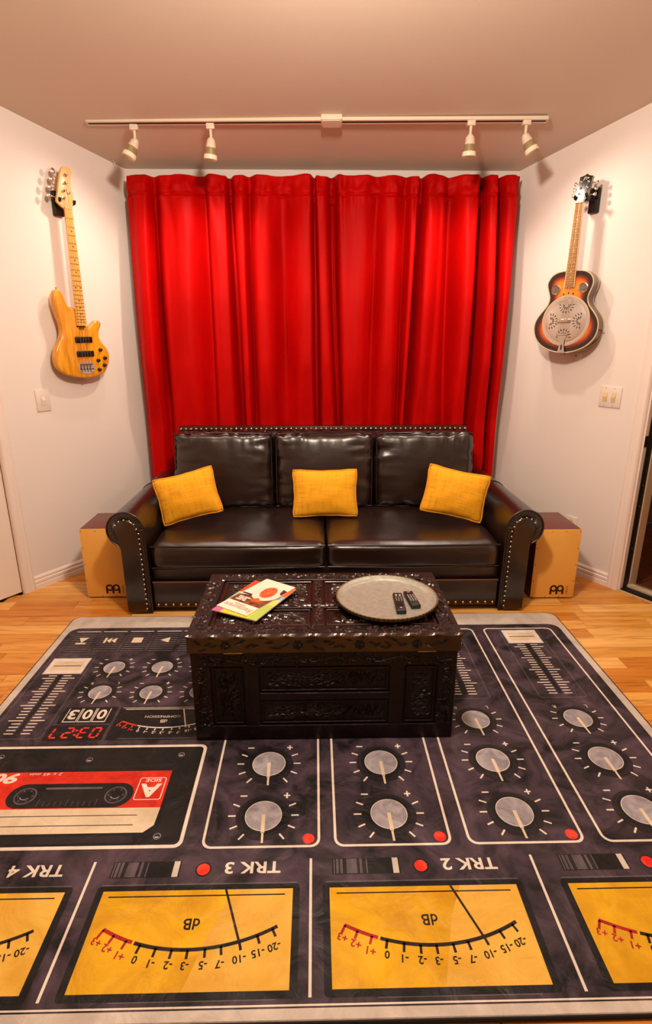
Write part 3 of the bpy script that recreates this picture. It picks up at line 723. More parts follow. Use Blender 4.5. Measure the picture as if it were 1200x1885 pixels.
def floral(b, f3, x0, x1, yc, wid, h, rng, side='x', step=0.115, petals=1.0):
    vine(b, f3, x0, x1, yc, wid*0.22, step*2, h*0.6, wid*0.09, side)
    k = max(1, round((x1 - x0)/step))
    for i in range(k):
        t = x0 + (i + 0.5)*(x1 - x0)/k
        g = (lambda u, v: (u, v)) if side == 'x' else (lambda u, v: (v, u))
        p = g(t, yc + wid*0.05*(-1)**i); rosette(b, f3, p[0], p[1], wid*0.30*petals, h)
        for j in range(26):
            a = rng.uniform(0, 6.28); rr = rng.uniform(0.2, 0.46)*wid
            p2 = g(t + rng.uniform(-0.5, 0.5)*(x1 - x0)/k, yc + rng.uniform(-0.36, 0.36)*wid)
            leaf(b, f3, p2[0], p2[1], a, rr, rr*0.42, h*rng.uniform(0.5, 0.9))
def field(b, f3, x0, x1, y0, y1, n, h, rng, flow):
    for i in range(n):
        x, y = rng.uniform(x0 + 0.012, x1 - 0.012), rng.uniform(y0 + 0.012, y1 - 0.012)
        a = flow(x, y) + rng.uniform(-0.5, 0.5); l = rng.uniform(0.014, 0.034)
        ex, ey = x + l*math.cos(a), y + l*math.sin(a)
        if x0 + 0.004 < ex < x1 - 0.004 and y0 + 0.004 < ey < y1 - 0.004: leaf(b, f3, x, y, a, l, l*0.36, h*rng.uniform(0.5, 1))
rng = random.Random(3)
# body
LZ = 0.358
b = B(); b.box((0, 0.004, LZ/2), (CW - 0.016, CD - 0.02, LZ), bev=0.002); b.build('body', M_chest, chest)
# lid: plate with moulded frame on top
b = B(); b.box((0, 0, (LZ + CH - 0.012)/2 + 0.001), (CW - 0.006, CD - 0.006, CH - 0.012 - LZ), bev=0.002); lid = b.build('lid', M_chest, chest)
zt = CH - 0.012
b = B()     # border frame proud of the panels
bw = 0.066
for c_, d_ in (((0, -CD/2 + bw/2, zt + 0.005), (CW, bw, 0.010)), ((0, CD/2 - bw/2, zt + 0.005), (CW, bw, 0.010)), ((-CW/2 + bw/2, 0, zt + 0.005), (bw, CD - 2*bw, 0.010)), ((CW/2 - bw/2, 0, zt + 0.005), (bw, CD - 2*bw, 0.010))): b.box(c_, d_, bev=0.002, seg=1)
b.build('lid_border', M_chest, lid)
b = B()
for c_, d_ in (((0, -0.045, zt + 0.005), (CW - 2*bw, 0.03, 0.011)), ((-0.02, -0.118, zt + 0.005), (0.045, 0.142, 0.011)), ((-0.02, 0.08, zt + 0.004), (0.04, 0.225, 0.009))): b.box(c_, d_, bev=0.002, seg=1)
b.build('lid_crossbar', M_chest, lid)
b = B(); zz = zt + 0.002
def frame_line(b, x0, x1, y0, y1, z, w=0.007, h=0.007):
    for c_, d_ in ((((x0+x1)/2, y0, z), (x1-x0+w, w, h)), (((x0+x1)/2, y1, z), (x1-x0+w, w, h)), ((x0, (y0+y1)/2, z), (w, y1-y0-w, h)), ((x1, (y0+y1)/2, z), (w, y1-y0-w, h))): b.box(c_, d_, bev=0.0015, seg=1)
PAN = [(-CW/2 + bw + 0.012, -0.05, -0.022, CD/2 - bw - 0.012), (0.010, CW/2 - bw - 0.012, -0.022, CD/2 - bw - 0.012), (-CW/2 + bw + 0.012, -0.052, -CD/2 + bw + 0.012, -0.068), (0.012, CW/2 - bw - 0.012, -CD/2 + bw + 0.012, -0.068)]
for x0, x1, y0, y1 in PAN: frame_line(b, x0, x1, y0, y1, zt + 0.0035)
b.build('panel_moulding', M_carve_lit, lid)
top = lambda z: (lambda x, y, t: (x, y, z + t))
for x0, x1, y0, y1 in PAN:
    b = B(); fl_ = lambda x, y, p=rng.uniform(0, 6): 0.6*math.sin(x*14 + p) + 0.8*math.cos(y*17 + p)
    field(b, top(zt + 0.0005), x0 + 0.006, x1 - 0.006, y0 + 0.006, y1 - 0.006, int(13000*(x1 - x0)*(y1 - y0)), 0.006, rng, fl_); o = b.build('carved_panel', M_carve_lit, lid); o['kind'] = 'stuff'
zb = zt + 0.0102
b = B()
floral(b, top(zb), -CW/2 + 0.03, CW/2 - 0.03, -CD/2 + bw/2, bw - 0.012, 0.006, rng); floral(b, top(zb), -CW/2 + 0.03, CW/2 - 0.03, CD/2 - bw/2, bw - 0.012, 0.006, rng)
floral(b, top(zb), -CD/2 + bw, CD/2 - bw, -CW/2 + bw/2, bw - 0.012, 0.006, rng, 'y'); floral(b, top(zb), -CD/2 + bw, CD/2 - bw, CW/2 - bw/2, bw - 0.012, 0.006, rng, 'y')
o = b.build('carved_border', M_carve_lit, lid); o['kind'] = 'stuff'
b = B(); field(b, top(zt + 0.0106), -CW/2 + bw, CW/2 - bw, -0.058, -0.032, 130, 0.004, rng, lambda x, y: 0.4*math.sin(x*30)); field(b, top(zt + 0.0106), -0.04, 0.0, -0.185, 0.185, 110, 0.004, rng, lambda x, y: 1.57 + 0.4*math.sin(y*30)); o = b.build('carved_crossbar', M_carve_lit, lid); o['kind'] = 'stuff'
# scalloped lip along the lid's front edge
b = B(); n = 11; pts = []
for i in range(n*8 + 1):
    x = -CW/2 + CW*i/(n*8); ph = (i % 8)/8; pts.append((x, CH - 0.006 - 0.007*math.sin(math.pi*ph)))
b.rings([[(x, -CD/2 - 0.001, z - 0.004) for x, z in pts], [(x, -CD/2 - 0.006, z - 0.003) for x, z in pts], [(x, -CD/2 - 0.006, z + 0.004) for x, z in pts], [(x, -CD/2 + 0.002, CH) for x, z in pts]], closed=False)
b.build('scalloped_lip', M_carve_lit, lid)
front = lambda y: (lambda x, z, t: (x, y - t, z))
b = B(); b.box((0, -CD/2 + 0.001, (LZ + CH - 0.014)/2), (CW - 0.004, 0.006, CH - 0.016 - LZ)); b.build('lid_frieze', M_frieze, lid)
b = B(); rngf = random.Random(5)
for i, x in enumerate((-0.335, -0.09, 0.12, 0.315)):
    rosette(b, front(-CD/2 - 0.002), x, 0.388, 0.021, 0.004)
    for j in range(4):
        for s in (-1, 1): leaf(b, front(-CD/2 - 0.002), x + s*(0.028 + 0.018*j), 0.388 + 0.012*math.sin(j*2.1 + i), (0 if s > 0 else math.pi) + rngf.uniform(-0.7, 0.7), 0.034, 0.011, 0.003)
o = b.build('carved_frieze', M_chest, lid); o['kind'] = 'stuff'
# body front: frieze, stiles and sunk panels
yf = -CD/2 + 0.014
b = B()
for c_, d_ in (((0, yf - 0.004, 0.328), (CW - 0.018, 0.010, 0.056)), ((0, yf - 0.004, 0.03), (CW - 0.018, 0.010, 0.06)), ((-0.427, yf - 0.004, 0.18), (0.064, 0.010, 0.24)), ((0.427, yf - 0.004, 0.18), (0.064, 0.010, 0.24)), ((-0.253, yf - 0.004, 0.18), (0.05, 0.010, 0.24)), ((0.253, yf - 0.004, 0.18), (0.05, 0.010, 0.24)), ((0, yf - 0.004, 0.178), (0.456, 0.010, 0.03))): b.box(c_, d_, bev=0.002, seg=1)
b.build('front_frame', M_chest, chest)
FP = [(-0.385, -0.288, 0.07, 0.29), (-0.218, 0.218, 0.203, 0.29), (-0.218, 0.218, 0.07, 0.155), (0.288, 0.385, 0.07, 0.29)]
for x0, x1, z0, z1 in FP:
    b = B(); w = 0.006
    for c_, d_ in ((((x0+x1)/2, yf - 0.003, z0), (x1-x0+w, 0.008, w)), (((x0+x1)/2, yf - 0.003, z1), (x1-x0+w, 0.008, w)), ((x0, yf - 0.003, (z0+z1)/2), (w, 0.008, z1-z0-w)), ((x1, yf - 0.003, (z0+z1)/2), (w, 0.008, z1-z0-w))): b.box(c_, d_, bev=0.0015, seg=1)
    b.build('panel_moulding', M_chest, chest)
    b = B(); field(b, front(yf), x0 + 0.004, x1 - 0.004, z0 + 0.004, z1 - 0.004, int(9000*(x1-x0)*(z1-z0)), 0.006, rng, lambda x, z: 0.8*math.sin(x*11) + 0.6); o = b.build('carved_panel', M_chest, chest); o['kind'] = 'stuff'  # front carving takes the darker wood copy to read as shaded
b = B(); floral(b, front(yf - 0.0092), -CW/2 + 0.03, CW/2 - 0.03, 0.328, 0.048, 0.005, rng)
for s in (-1, 1): floral(b, front(yf - 0.0092), 0.06, 0.30, s*0.427, 0.05, 0.005, rng, 'y')
o = b.build('carved_frieze', M_chest, chest); o['kind'] = 'stuff'
for s in (-1, 1):
    b = B(); b.box((s*(CW/2 - 0.008), 0.004, 0.18), (0.004, CD - 0.12, 0.24)); frm = b.build('side_panel', M_chest, chest)
    b = B(); side = lambda y, z, t, s=s: (s*(CW/2 - 0.0058 + t), y, z)
    field(b, side, -CD/2 + 0.07, CD/2 - 0.07, 0.07, 0.29, 160, 0.005, rng, lambda x, z: 0.8*math.sin(x*11)); o = b.build('carved_panel', M_carve_lit, frm); o['kind'] = 'stuff'
for x in (-0.31, 0.35):
    b = B(); b.box((x, -CD/2 - 0.002, LZ + 0.001), (0.064, 0.006, 0.003)); b.build('hinge_leaf', M_steel, chest)

# ------------------------------------------------------------------ tray and remotes
ZC = ZR + CH + 0.006
M_zinc = mat('galvanised_metal', '#9a9a8e', 0.42, metal=0.45, vary=(55, '#adada2', 3, U))
tray = thing('round_tray', 'round galvanised metal tray with crimped rim on the carved chest', 'tray', (0.266, 1.922, ZC))
b = B(); n = 144; R0 = 0.186
prof = [(0.0, 0.002), (0.165, 0.002), (0.176, 0.004), (0.186, 0.020)]
V = [[b.v((0, 0, 0.002))]]
for k, (r, z) in enumerate(prof[1:]): V.append([b.v((r*math.cos(2*math.pi*i/n), r*math.sin(2*math.pi*i/n), z)) for i in range(n)])
for i in range(n): b.face([V[0][0], V[1][i], V[1][(i+1) % n]])
for k in (1, 2):
    for i in range(n): b.face([V[k][i], V[k][(i+1) % n], V[k+1][(i+1) % n], V[k+1][i]])
o = b.build('dish', M_zinc, tray, 50); s = o.modifiers.new('t', 'SOLIDIFY'); s.thickness = 0.002; s.offset = -1
b = B(); ri, ro, rb = [], [], []
for i in range(n):
    a = 2*math.pi*i/n; k = 0.0022*(1 if i % 2 else -1)
    ri.append((0.1845*math.cos(a), 0.1845*math.sin(a), 0.021)); ro.append(((0.190 + k)*math.cos(a), (0.190 + k)*math.sin(a), 0.0215)); rb.append(((0.1875 + k)*math.cos(a), (0.1875 + k)*math.sin(a), 0.010))
b.rings([ri, ro, rb], cap=False); b.build('crimped_rim', mat('rim_metal', '#7d6a48', 0.45, metal=0.6), tray)
M_rem = mat('remote_plastic', '#0b0808', 0.45); M_btn = mat('remote_button', '#b9aca0', 0.5); M_btn2 = mat('remote_ring', '#1d1818', 0.3)
def remote(label, loc, rz, w, l, kind):
    root = thing('remote_control', label, 'remote', loc, rz, 'remotes on the tray')
    b = B(); b.box((0, 0, 0.009), (w, l, 0.016), bev=0.004, seg=3); b.build('case', M_rem, root, 40)
    if kind == 0:
        rows = [(l/2 - 0.02, 2, 0.008, 0.005), (l/2 - 0.03, 2, 0.008, 0.005), (l/2 - 0.045, 3, 0.003, 0.005), (l/2 - 0.055, 3, 0.003, 0.005), (l/2 - 0.066, 3, 0.003, 0.005)]
        b = B(); b.lathe([(0.006, 0.0172), (0.006, 0.019), (0.0125, 0.019), (0.0125, 0.0172)], 20, Matrix.Translation((0, -0.028, 0))); b.build('ring_button', M_btn2, root, 40)
        rows += [(-0.052, 1, 0.007, 0.006)]
    else: rows = [(l/2 - 0.012, 1, 0.012, 0.004)] + [(l/2 - 0.038 - 0.009*i, 3, 0.0045, 0.004) for i in range(6)]
    bm = {}
    for y, k, bwid, bl in rows:
        for i in range(k):
            x = (i - (k - 1)/2) * (w*0.27 if k == 3 else w*0.4)
            if (bwid, bl) not in bm:
                q = B(); q.box((0, 0, 0.0175), (bwid, bl, 0.0022), bev=0.0006, seg=1); o = q.build('button', M_btn, root); o.location = (x, y, 0); bm[(bwid, bl)] = o.data
            else: put('button', bm[(bwid, bl)], root, (x, y, 0))
remote('long black remote with a round direction ring on the metal tray', (0.307, 1.874, ZC + 0.0035), R(-1.5), 0.035, 0.146, 0)
remote('shorter black remote without ring, right of the long one on the tray', (0.358, 1.902, ZC + 0.0035), R(6), 0.036, 0.122, 1)

# ------------------------------------------------------------------ magazines
M_paper = mat('paper', '#e8dccb', 0.5, spec=0.4, coat=0.2)
def flat(name, parent, m, pts, z, round_=False):
    b = B(); b.poly([(x, y, z) for x, y in pts]); return b.build(name, m, parent)
rzm = math.atan2(0.25, 0.131) - math.pi/2      # long axis direction; local +y away from the viewer
mg = thing('magazine', 'open-edged colourful map guide, pink, yellow and green, under the white magazine', 'magazine', (-0.2285, 1.9335, ZC + 0.001), rzm)
b = B(); b.box((0, 0, 0.0022), (0.19, 0.285, 0.004)); b.build('pages', M_paper, mg)
zc = 0.00435
cols = [((-0.095, 0.03, -0.06, 0.1425), '#d8481a'), ((-0.06, 0.06, 0.095, 0.1425), '#e8641c'), ((-0.095, -0.06, -0.06, 0.03), '#9fb7a0'), ((-0.095, -0.1425, -0.06, -0.06), '#e0609a'), ((-0.06, -0.1425, 0.06, -0.06), '#e0c62a'), ((0.06, -0.1425, 0.095, -0.02), '#a8c05a'), ((0.06, -0.02, 0.095, 0.03), '#c8cc78'), ((0.06, 0.03, 0.095, 0.06), '#8fb4d6'), ((-0.06, -0.06, 0.06, 0.06), '#d8c8a8')]
for (x0, y0, x1, y1), h in cols: flat('printed_patch', mg, mat('map_' + h[1:], h, 0.45, coat=0.2, vary=(60, h, 2, U)), [(x0, y0), (x1, y0), (x1, y1), (x0, y1)], zc)
m2 = thing('magazine', 'white restaurant magazine with a red dish on its cover on top of the map guide', 'magazine', (-0.223, 1.951, ZC + 0.0058), rzm + R(-8))
b = B(); b.box((0, 0, 0.0018), (0.146, 0.285, 0.0034)); b.build('pages', M_paper, m2)
ell = lambda cx, cy, rx, ry, a=0, n=28: [(cx + rx*math.cos(2*math.pi*i/n)*math.cos(a) - ry*math.sin(2*math.pi*i/n)*math.sin(a), cy + rx*math.cos(2*math.pi*i/n)*math.sin(a) + ry*math.sin(2*math.pi*i/n)*math.cos(a)) for i in range(n)]
Mp = lambda n_, h, h2=None, sc=40: mat('print_' + n_, h, 0.4, coat=0.25, vary=(sc, h2, 3, U) if h2 else None)
flat('cover_photo', m2, Mp('table', '#3a1a10', '#9a5a38', 30), [(-0.073, -0.075), (0.073, -0.075), (0.073, 0.02), (-0.073, -0.02)], 0.0038)
flat('plate_print', m2, Mp('plate', '#ead6c8'), ell(0.02, 0.035, 0.058, 0.062), 0.0040)
flat('dish_print', m2, Mp('dish', '#d8321a', '#f07a40', 80), ell(0.018, 0.045, 0.030, 0.048, 0.2), 0.0042)
flat('fish_print', m2, Mp('fish', '#d8761e', '#b84410', 60), [(-0.01, -0.035), (0.02, -0.012), (0.045, -0.04), (0.015, -0.05)], 0.0042)
flat('dark_corner', m2, Mp('corner', '#4a2018'), [(0.060, 0.060), (0.073, 0.05), (0.073, 0.09), (0.05, 0.098)], 0.0041)
b = B(); RT = lambda cx, cy: (lambda x, y: (cx - x, cy - y, 0.0043))
add_text(b, 'Restaurant', RT(0.0, -0.112), 0.03, width=0.128, height=0.028); b.build('title_print', Mp('title', '#b08a7a'), m2)
def bars(name, m, rows):
    b = B()
    for x0, x1, y, h in rows: b.poly([(x0, y - h/2, 0.0043), (x1, y - h/2, 0.0043), (x1, y + h/2, 0.0043), (x0, y + h/2, 0.0043)])
    b.build(name, m, m2)
bars('heading_print', Mp('head', '#241430'), [(-0.068, -0.022, -0.004, 0.010)]); bars('subtitle_print', bpy.data.materials['print_title'], [(-0.03, 0.02, -0.089, 0.004)])
bars('blurb_print', Mp('blurb', '#f0e2d0'), [(-0.056, -0.036, -0.034, 0.008), (-0.032, -0.006, -0.034, 0.008), (-0.052, -0.014, -0.046, 0.008), (-0.056, -0.03, -0.058, 0.008), (-0.026, -0.010, -0.058, 0.008)])
# ------------------------------------------------------------------ electric bass on the left wall
M_ash = None
def ash():
    m = bpy.data.materials.new('bass_ash'); m.use_nodes = True; nt = m.node_tree; p = nt.nodes['Principled BSDF']; N = nt.nodes.new; L = nt.links.new
    tc = N('ShaderNodeTexCoord'); mp = N('ShaderNodeMapping'); mp.inputs['Scale'].default_value = (30, 10, 3.2); L(tc.outputs['Object'], mp.inputs[0])
    n = N('ShaderNodeTexNoise'); n.inputs['Scale'].default_value = 1.1; n.inputs['Detail'].default_value = 5; n.inputs['Distortion'].default_value = 1.6; L(mp.outputs[0], n.inputs['Vector'])
    rp = N('ShaderNodeValToRGB'); e = rp.color_ramp.elements; e[0].position = 0.32; e[0].color = lin('#c4740e'); e[1].position = 0.6; e[1].color = lin('#efa622'); L(n.outputs[0], rp.inputs[0]); L(rp.outputs[0], p.inputs['Base Color'])
    p.inputs['Roughness'].default_value = 0.3; p.inputs['Coat Weight'].default_value = 0.5; p.inputs['Coat Roughness'].default_value = 0.08
    return m
M_ash = ash()
M_maple = mat('maple', '#efb456', 0.35, coat=0.3, vary=(30, '#e6a648', 3, (3, 3, 0.3))); M_maple2 = mat('maple_head', '#e0b072', 0.4, coat=0.2, vary=(30, '#d8a566', 3, (3, 3, 0.3)))
M_chrome = mat('chrome', '#d8d2cc', 0.12, metal=1.0); M_fret = mat('fret_wire', '#8a6a3a', 0.3, metal=0.9); M_string = mat('string', '#b09a80', 0.3, metal=1.0)
M_pk = mat('pickup_black', '#0c0907', 0.4); M_knob = mat('knob_black', '#140c08', 0.3); M_dot = mat('dot_dark', '#3a1c0a', 0.5)
def slab(b, outline, y0, y1, bev, f=None):
    """guitar body slab, outline in (x,z), from back y0 to front y1 (more negative), rounded edges"""
    cx = sum(p[0] for p in outline)/len(outline); cz = sum(p[1] for p in outline)/len(outline)
    n = len(outline)
    def off(d):
        out = []
        for i in range(n):
            a, c_ = outline[i-1], outline[(i+1) % n]; t = Vector((c_[0]-a[0], c_[1]-a[1])); t.normalize(); nn = Vector((-t.y, t.x))
            out.append((outline[i][0] + nn.x*d*ORI, outline[i][1] + nn.y*d*ORI))
        return out
    area = sum(outline[i-1][0]*outline[i][1] - outline[i][0]*outline[i-1][1] for i in range(n)); ORI = 1 if area > 0 else -1
    R_ = [[(x, y0, z) for x, z in off(bev)], [(x, y0 - bev*0.3, z) for x, z in off(bev*0.3)], [(x, y0 - bev, z) for x, z in outline], [(x, y1 + bev, z) for x, z in outline], [(x, y1 + bev*0.3, z) for x, z in off(bev*0.3)], [(x, y1, z) for x, z in off(bev)]]
    b.rings(R_)
BX, BZ = 0.475, 1.165
bass = thing('electric_bass', 'natural wood four-string electric bass hanging on the left wall', 'bass guitar', OL - UL*BX + Vector((0, 0, BZ)), RZL)
T = lambda pts: [(x + BX, z - BZ) for x, z in pts]
body = T([(-0.507,1.547),(-0.524,1.548),(-0.542,1.554),(-0.556,1.578),(-0.565,1.61),(-0.577,1.634),(-0.593,1.641),(-0.61,1.634),(-0.623,1.61),(-0.625,1.578),(-0.619,1.543),(-0.612,1.505),(-0.603,1.466),(-0.601,1.426),(-0.611,1.393),(-0.632,1.36),(-0.652,1.328),(-0.661,1.288),(-0.657,1.248),(-0.637,1.216),(-0.6,1.194),(-0.55,1.179),(-0.486,1.171),(-0.426,1.174),(-0.371,1.189),(-0.336,1.22),(-0.316,1.263),(-0.315,1.307),(-0.332,1.343),(-0.36,1.372),(-0.369,1.407),(-0.363,1.435),(-0.35,1.457),(-0.347,1.474),(-0.36,1.486),(-0.382,1.484),(-0.402,1.469),(-0.424,1.455),(-0.445,1.452)])
b = B(); slab(b, catmull(body, 3), -0.038, -0.078, 0.008); b.build('body', M_ash, bass, 50)
n0, n1, e0, e1 = (-0.497 + BX, 2.045 - BZ), (-0.453 + BX, 2.047 - BZ), (-0.511 + BX, 1.457 - BZ), (-0.451 + BX, 1.458 - BZ)
b = B(); b.rings([[(x0, -0.082, z), ((x0+x1)/2 - 0.3*(x1-x0), -0.064, z), ((x0+x1)/2 + 0.3*(x1-x0), -0.064, z), (x1, -0.082, z)] for x0, x1, z in ((n0[0], n1[0], n0[1]), (e0[0], e1[0], e0[1]))]); b.build('neck', M_maple, bass, 40)
b = B(); b.rings([[(x0, -0.082, z), (x0 + 0.001, -0.087, z), (x1 - 0.001, -0.087, z), (x1, -0.082, z)] for x0, x1, z in ((n0[0], n1[0], n0[1]), (e0[0], e1[0], e0[1]))]); b.build('fretboard', M_maple, bass, 40)
nz = n0[1]; scale_len = nz - (1.235 - BZ)
fm = None
for i in range(1, 22):
    z = nz - scale_len*(1 - 2**(-i/12)); t = (nz - z)/(nz - e0[1])
    if t > 1: break
    xa, xb = n0[0] + (e0[0]-n0[0])*t, n1[0] + (e1[0]-n1[0])*t
    if fm is None:
        q = B(); q.box((0, 0, 0), (1, 0.0016, 0.0022)); o = q.build('fret', M_fret, bass); fm = o.data
    else: o = put('fret', fm, bass)
    o.location = ((xa+xb)/2, -0.0874, z); o.scale = (xb - xa, 1, 1)
dm = None
for x, z in T([(-0.474,1.938),(-0.475,1.863),(-0.475,1.795),(-0.476,1.734),(-0.491,1.655),(-0.46,1.656),(-0.477,1.589),(-0.478,1.552),(-0.479,1.518),(-0.480,1.487)]):
    if dm is None:
        q = B(); q.cyl((0, 0, 0), (0, -0.0006, 0), 0.0036, n=10); o = q.build('inlay_dot', M_dot, bass); dm = o.data
    else: o = put('inlay_dot', dm, bass)
    o.location = (x, -0.0868, z)
hd = T([(-0.495,2.046),(-0.528,2.067),(-0.533,2.081),(-0.523,2.112),(-0.51,2.161),(-0.496,2.205),(-0.485,2.233),(-0.467,2.248),(-0.441,2.248),(-0.425,2.231),(-0.435,2.199),(-0.439,2.157),(-0.430,2.099),(-0.448,2.053),(-0.455,2.046)])
b = B(); slab(b, catmull(hd, 3), -0.064, -0.079, 0.002); b.build('headstock', M_maple2, bass, 50)
b = B(); b.box(((n0[0]+n1[0])/2, -0.086, nz + 0.003), (0.043, 0.009, 0.006)); b.build('nut', M_maple2, bass)
pegs = T([(-0.466,2.206),(-0.474,2.168),(-0.487,2.131),(-0.494,2.095)])
btn = T([(-0.518,2.218),(-0.532,2.180),(-0.546,2.140),(-0.557,2.098)])
tree = T([(-0.460,2.125)])[0]
sn = [n0[0] + 0.006 + 0.0107*i for i in range(4)]; br = [-0.510 + BX + 0.0195*i for i in range(4)]; zbr = 1.235 - BZ
order = [3, 2, 1, 0]
for i, (x, z) in enumerate(pegs):
    t = bpy.data.objects.new('tuner', None); C.objects.link(t); t.parent = bass
    b = B(); b.lathe([(0.0, 0.022), (0.0045, 0.022), (0.005, 0.018), (0.0035, 0.012), (0.0035, 0.004), (0.0085, 0.003), (0.0085, 0.0), (0, 0)], 14, Matrix.Translation((x, -0.079, z)) @ Matrix.Rotation(R(90), 4, 'X')); b.build('post', M_chrome, t, 40)
    bx, bz = btn[i]
    b = B(); b.cyl((x - 0.01, -0.055, z), (bx + 0.012, -0.055, bz), 0.003); b.build('shaft', M_chrome, t, 40)
    b = B(); b.lathe([(0, -0.003), (0.009, -0.0028), (0.014, 0), (0.009, 0.0028), (0, 0.003)], 18, Matrix.Translation((bx, -0.055, bz)) @ Matrix.Rotation(R(90), 4, 'X') @ Matrix.Diagonal((0.8, 1.15, 1, 1))); b.build('button', M_chrome, t, 60)
b = B(); b.lathe([(0, 0.008), (0.008, 0.007), (0.009, 0.004), (0.004, 0.0), (0, 0)], 14, Matrix.Translation((tree[0], -0.079, tree[1])) @ Matrix.Rotation(R(90), 4, 'X')); b.build('string_retainer', M_chrome, bass, 60)
for i in range(4):
    px, pz = pegs[3 - i]
    b = B(); b.tube([(br[i], -0.094, zbr), (sn[i], -0.0915, nz + 0.003), (px + 0.004, -0.089, pz)], 0.0011 - 0.00012*i, 5); b.build('string', M_string, bass)
for k, (x0, x1, z0, z1) in enumerate(((-0.531, -0.421, 1.365, 1.398), (-0.531, -0.420, 1.289, 1.321))):
    b = B(); b.box(((x0+x1)/2 + BX, -0.0815, (z0+z1)/2 - BZ), (x1 - x0, 0.009, z1 - z0), bev=0.005, seg=3); o = b.build('pickup', M_pk, bass, 40)
    b = B()
    for i in range(8): b.cyl((x0 + BX + 0.017 + i*0.011, -0.0859, (z0+z1)/2 - BZ + (0.004 if i % 2 else -0.004)), (x0 + BX + 0.017 + i*0.011, -0.0864, (z0+z1)/2 - BZ + (0.004 if i % 2 else -0.004)), 0.002, n=8)
    b.build('pole_piece', M_knob, o)['kind'] = 'stuff'
cxb, czb = -0.4775 + BX, 1.229 - BZ
b = B(); b.prism([(cxb + 0.055*math.cos(a), czb + 0.036*math.sin(a)) for a in [2*math.pi*i/32 for i in range(32)]], -0.0775, -0.0815, lambda p, t: (p[0], t, p[1])); o = b.build('bridge', M_chrome, bass, 40)
for i in range(4):
    b = B(); b.box((br[i], -0.086, czb + 0.004), (0.012, 0.010, 0.024), bev=0.002, seg=1); b.box((br[i], -0.0835, czb - 0.017), (0.004, 0.006, 0.018)); b.build('saddle', M_chrome, o)
b = B(); b.box((cxb, -0.0822, czb + 0.018), (0.085, 0.001, 0.004)); b.build('bridge_slot', M_pk, o); b = B(); b.box((cxb, -0.0822, czb - 0.009), (0.09, 0.001, 0.006)); b.build('bridge_slot', M_pk, o)
km = None
for x, z in T([(-0.375,1.325),(-0.350,1.278),(-0.397,1.266),(-0.358,1.238),(-0.396,1.214)]):
    if km is None:
        q = B(); q.lathe([(0.0105, 0), (0.0105, 0.004), (0.0085, 0.005), (0.0078, 0.016), (0.006, 0.0175), (0, 0.0175)], 18, Matrix.Rotation(R(90), 4, 'X')); o = q.build('control_knob', M_knob, bass, 40); km = o.data
    else: o = put('control_knob', km, bass)
    o.location = (x, -0.077, z)
b = B(); tz = 1.452 - BZ
for dx in (-0.010, 0.0, 0.010): b.box((-0.4805 + BX + dx, -0.0795, tz - 0.008), (0.004, 0.004, 0.016))
b.box((-0.4805 + BX, -0.0795, tz), (0.055, 0.004, 0.005)); b.build('truss_rod_wheel', M_pk, bass)
for x, z, d in ((-0.486 + BX, 1.171 - BZ, (0, 0, -1)), (-0.593 + BX, 1.641 - BZ, (0, 0, 1))):
    b = B(); b.lathe([(0.004, -0.002), (0.003, 0.006), (0.007, 0.010), (0, 0.012)], 14, Matrix.Translation((x, -0.058, z)) @ Vector(d).to_track_quat('Z', 'Y').to_matrix().to_4x4()); b.build('strap_button', M_chrome, bass, 60)
# ---- wall hangers
def hanger(label, loc, rz, out, wid, blk):
    h = thing('guitar_hanger', label, 'wall hanger', loc, rz, 'wall hangers holding the guitars')
    b = B(); b.box((blk, -0.012, 0), (0.055, 0.024, 0.12), bev=0.004); b.build('block', mat('hanger_black', '#120a08', 0.5) if 'hanger_black' not in bpy.data.materials else bpy.data.materials['hanger_black'], h, 40)
    Mh = bpy.data.materials['hanger_black']
    b = B(); b.cyl((blk, -0.02, 0), (0, -out + 0.028, 0), 0.007); b.build('stem', Mh, h, 40)
    for s in (-1, 1):
        b = B(); b.tube([(0, -out + 0.028, 0), (s*wid*0.55, -out + 0.026, -0.003), (s*wid, -out + 0.012, 0), (s*wid, -out - 0.012, 0.004), (s*wid, -out - 0.018, 0.018)], 0.0075, 8); b.build('yoke_arm', Mh, h, 60)
hanger('black wall hanger cradling the bass headstock', OL - UL*0.474 + Vector((0, 0, 2.075)), RZL, 0.068, 0.043, -0.012)

# ------------------------------------------------------------------ resonator guitar on the right wall
PR = OR + UR*0.53 + NR*0.12; RZG = R(-46.5); GZ = 1.31
res = thing('resonator_guitar', 'sunburst resonator guitar with chrome cover plate hanging on the right wall', 'guitar', PR + Vector((0, 0, GZ)), RZG)
half = [(0.0,0.003),(0.040,0.005),(0.087,0.018),(0.126,0.038),(0.155,0.065),(0.173,0.097),(0.1795,0.130),(0.177,0.160),(0.166,0.188),(0.145,0.217),(0.123,0.243),(0.109,0.268),(0.1055,0.295),(0.113,0.321),(0.123,0.35),(0.1235,0.376),(0.110,0.402),(0.085,0.420),(0.055,0.428),(0.025,0.430)]
out = catmull(half + [(-x, z) for x, z in half[:0:-1]], 2)
M_side = mat('guitar_side', '#3a1408', 0.22, coat=0.6, coat_rough=0.06, vary=(12, '#561f0c', 3, (1, 1, 4)))
M_bind = mat('cream_binding', '#dcc39a', 0.4)
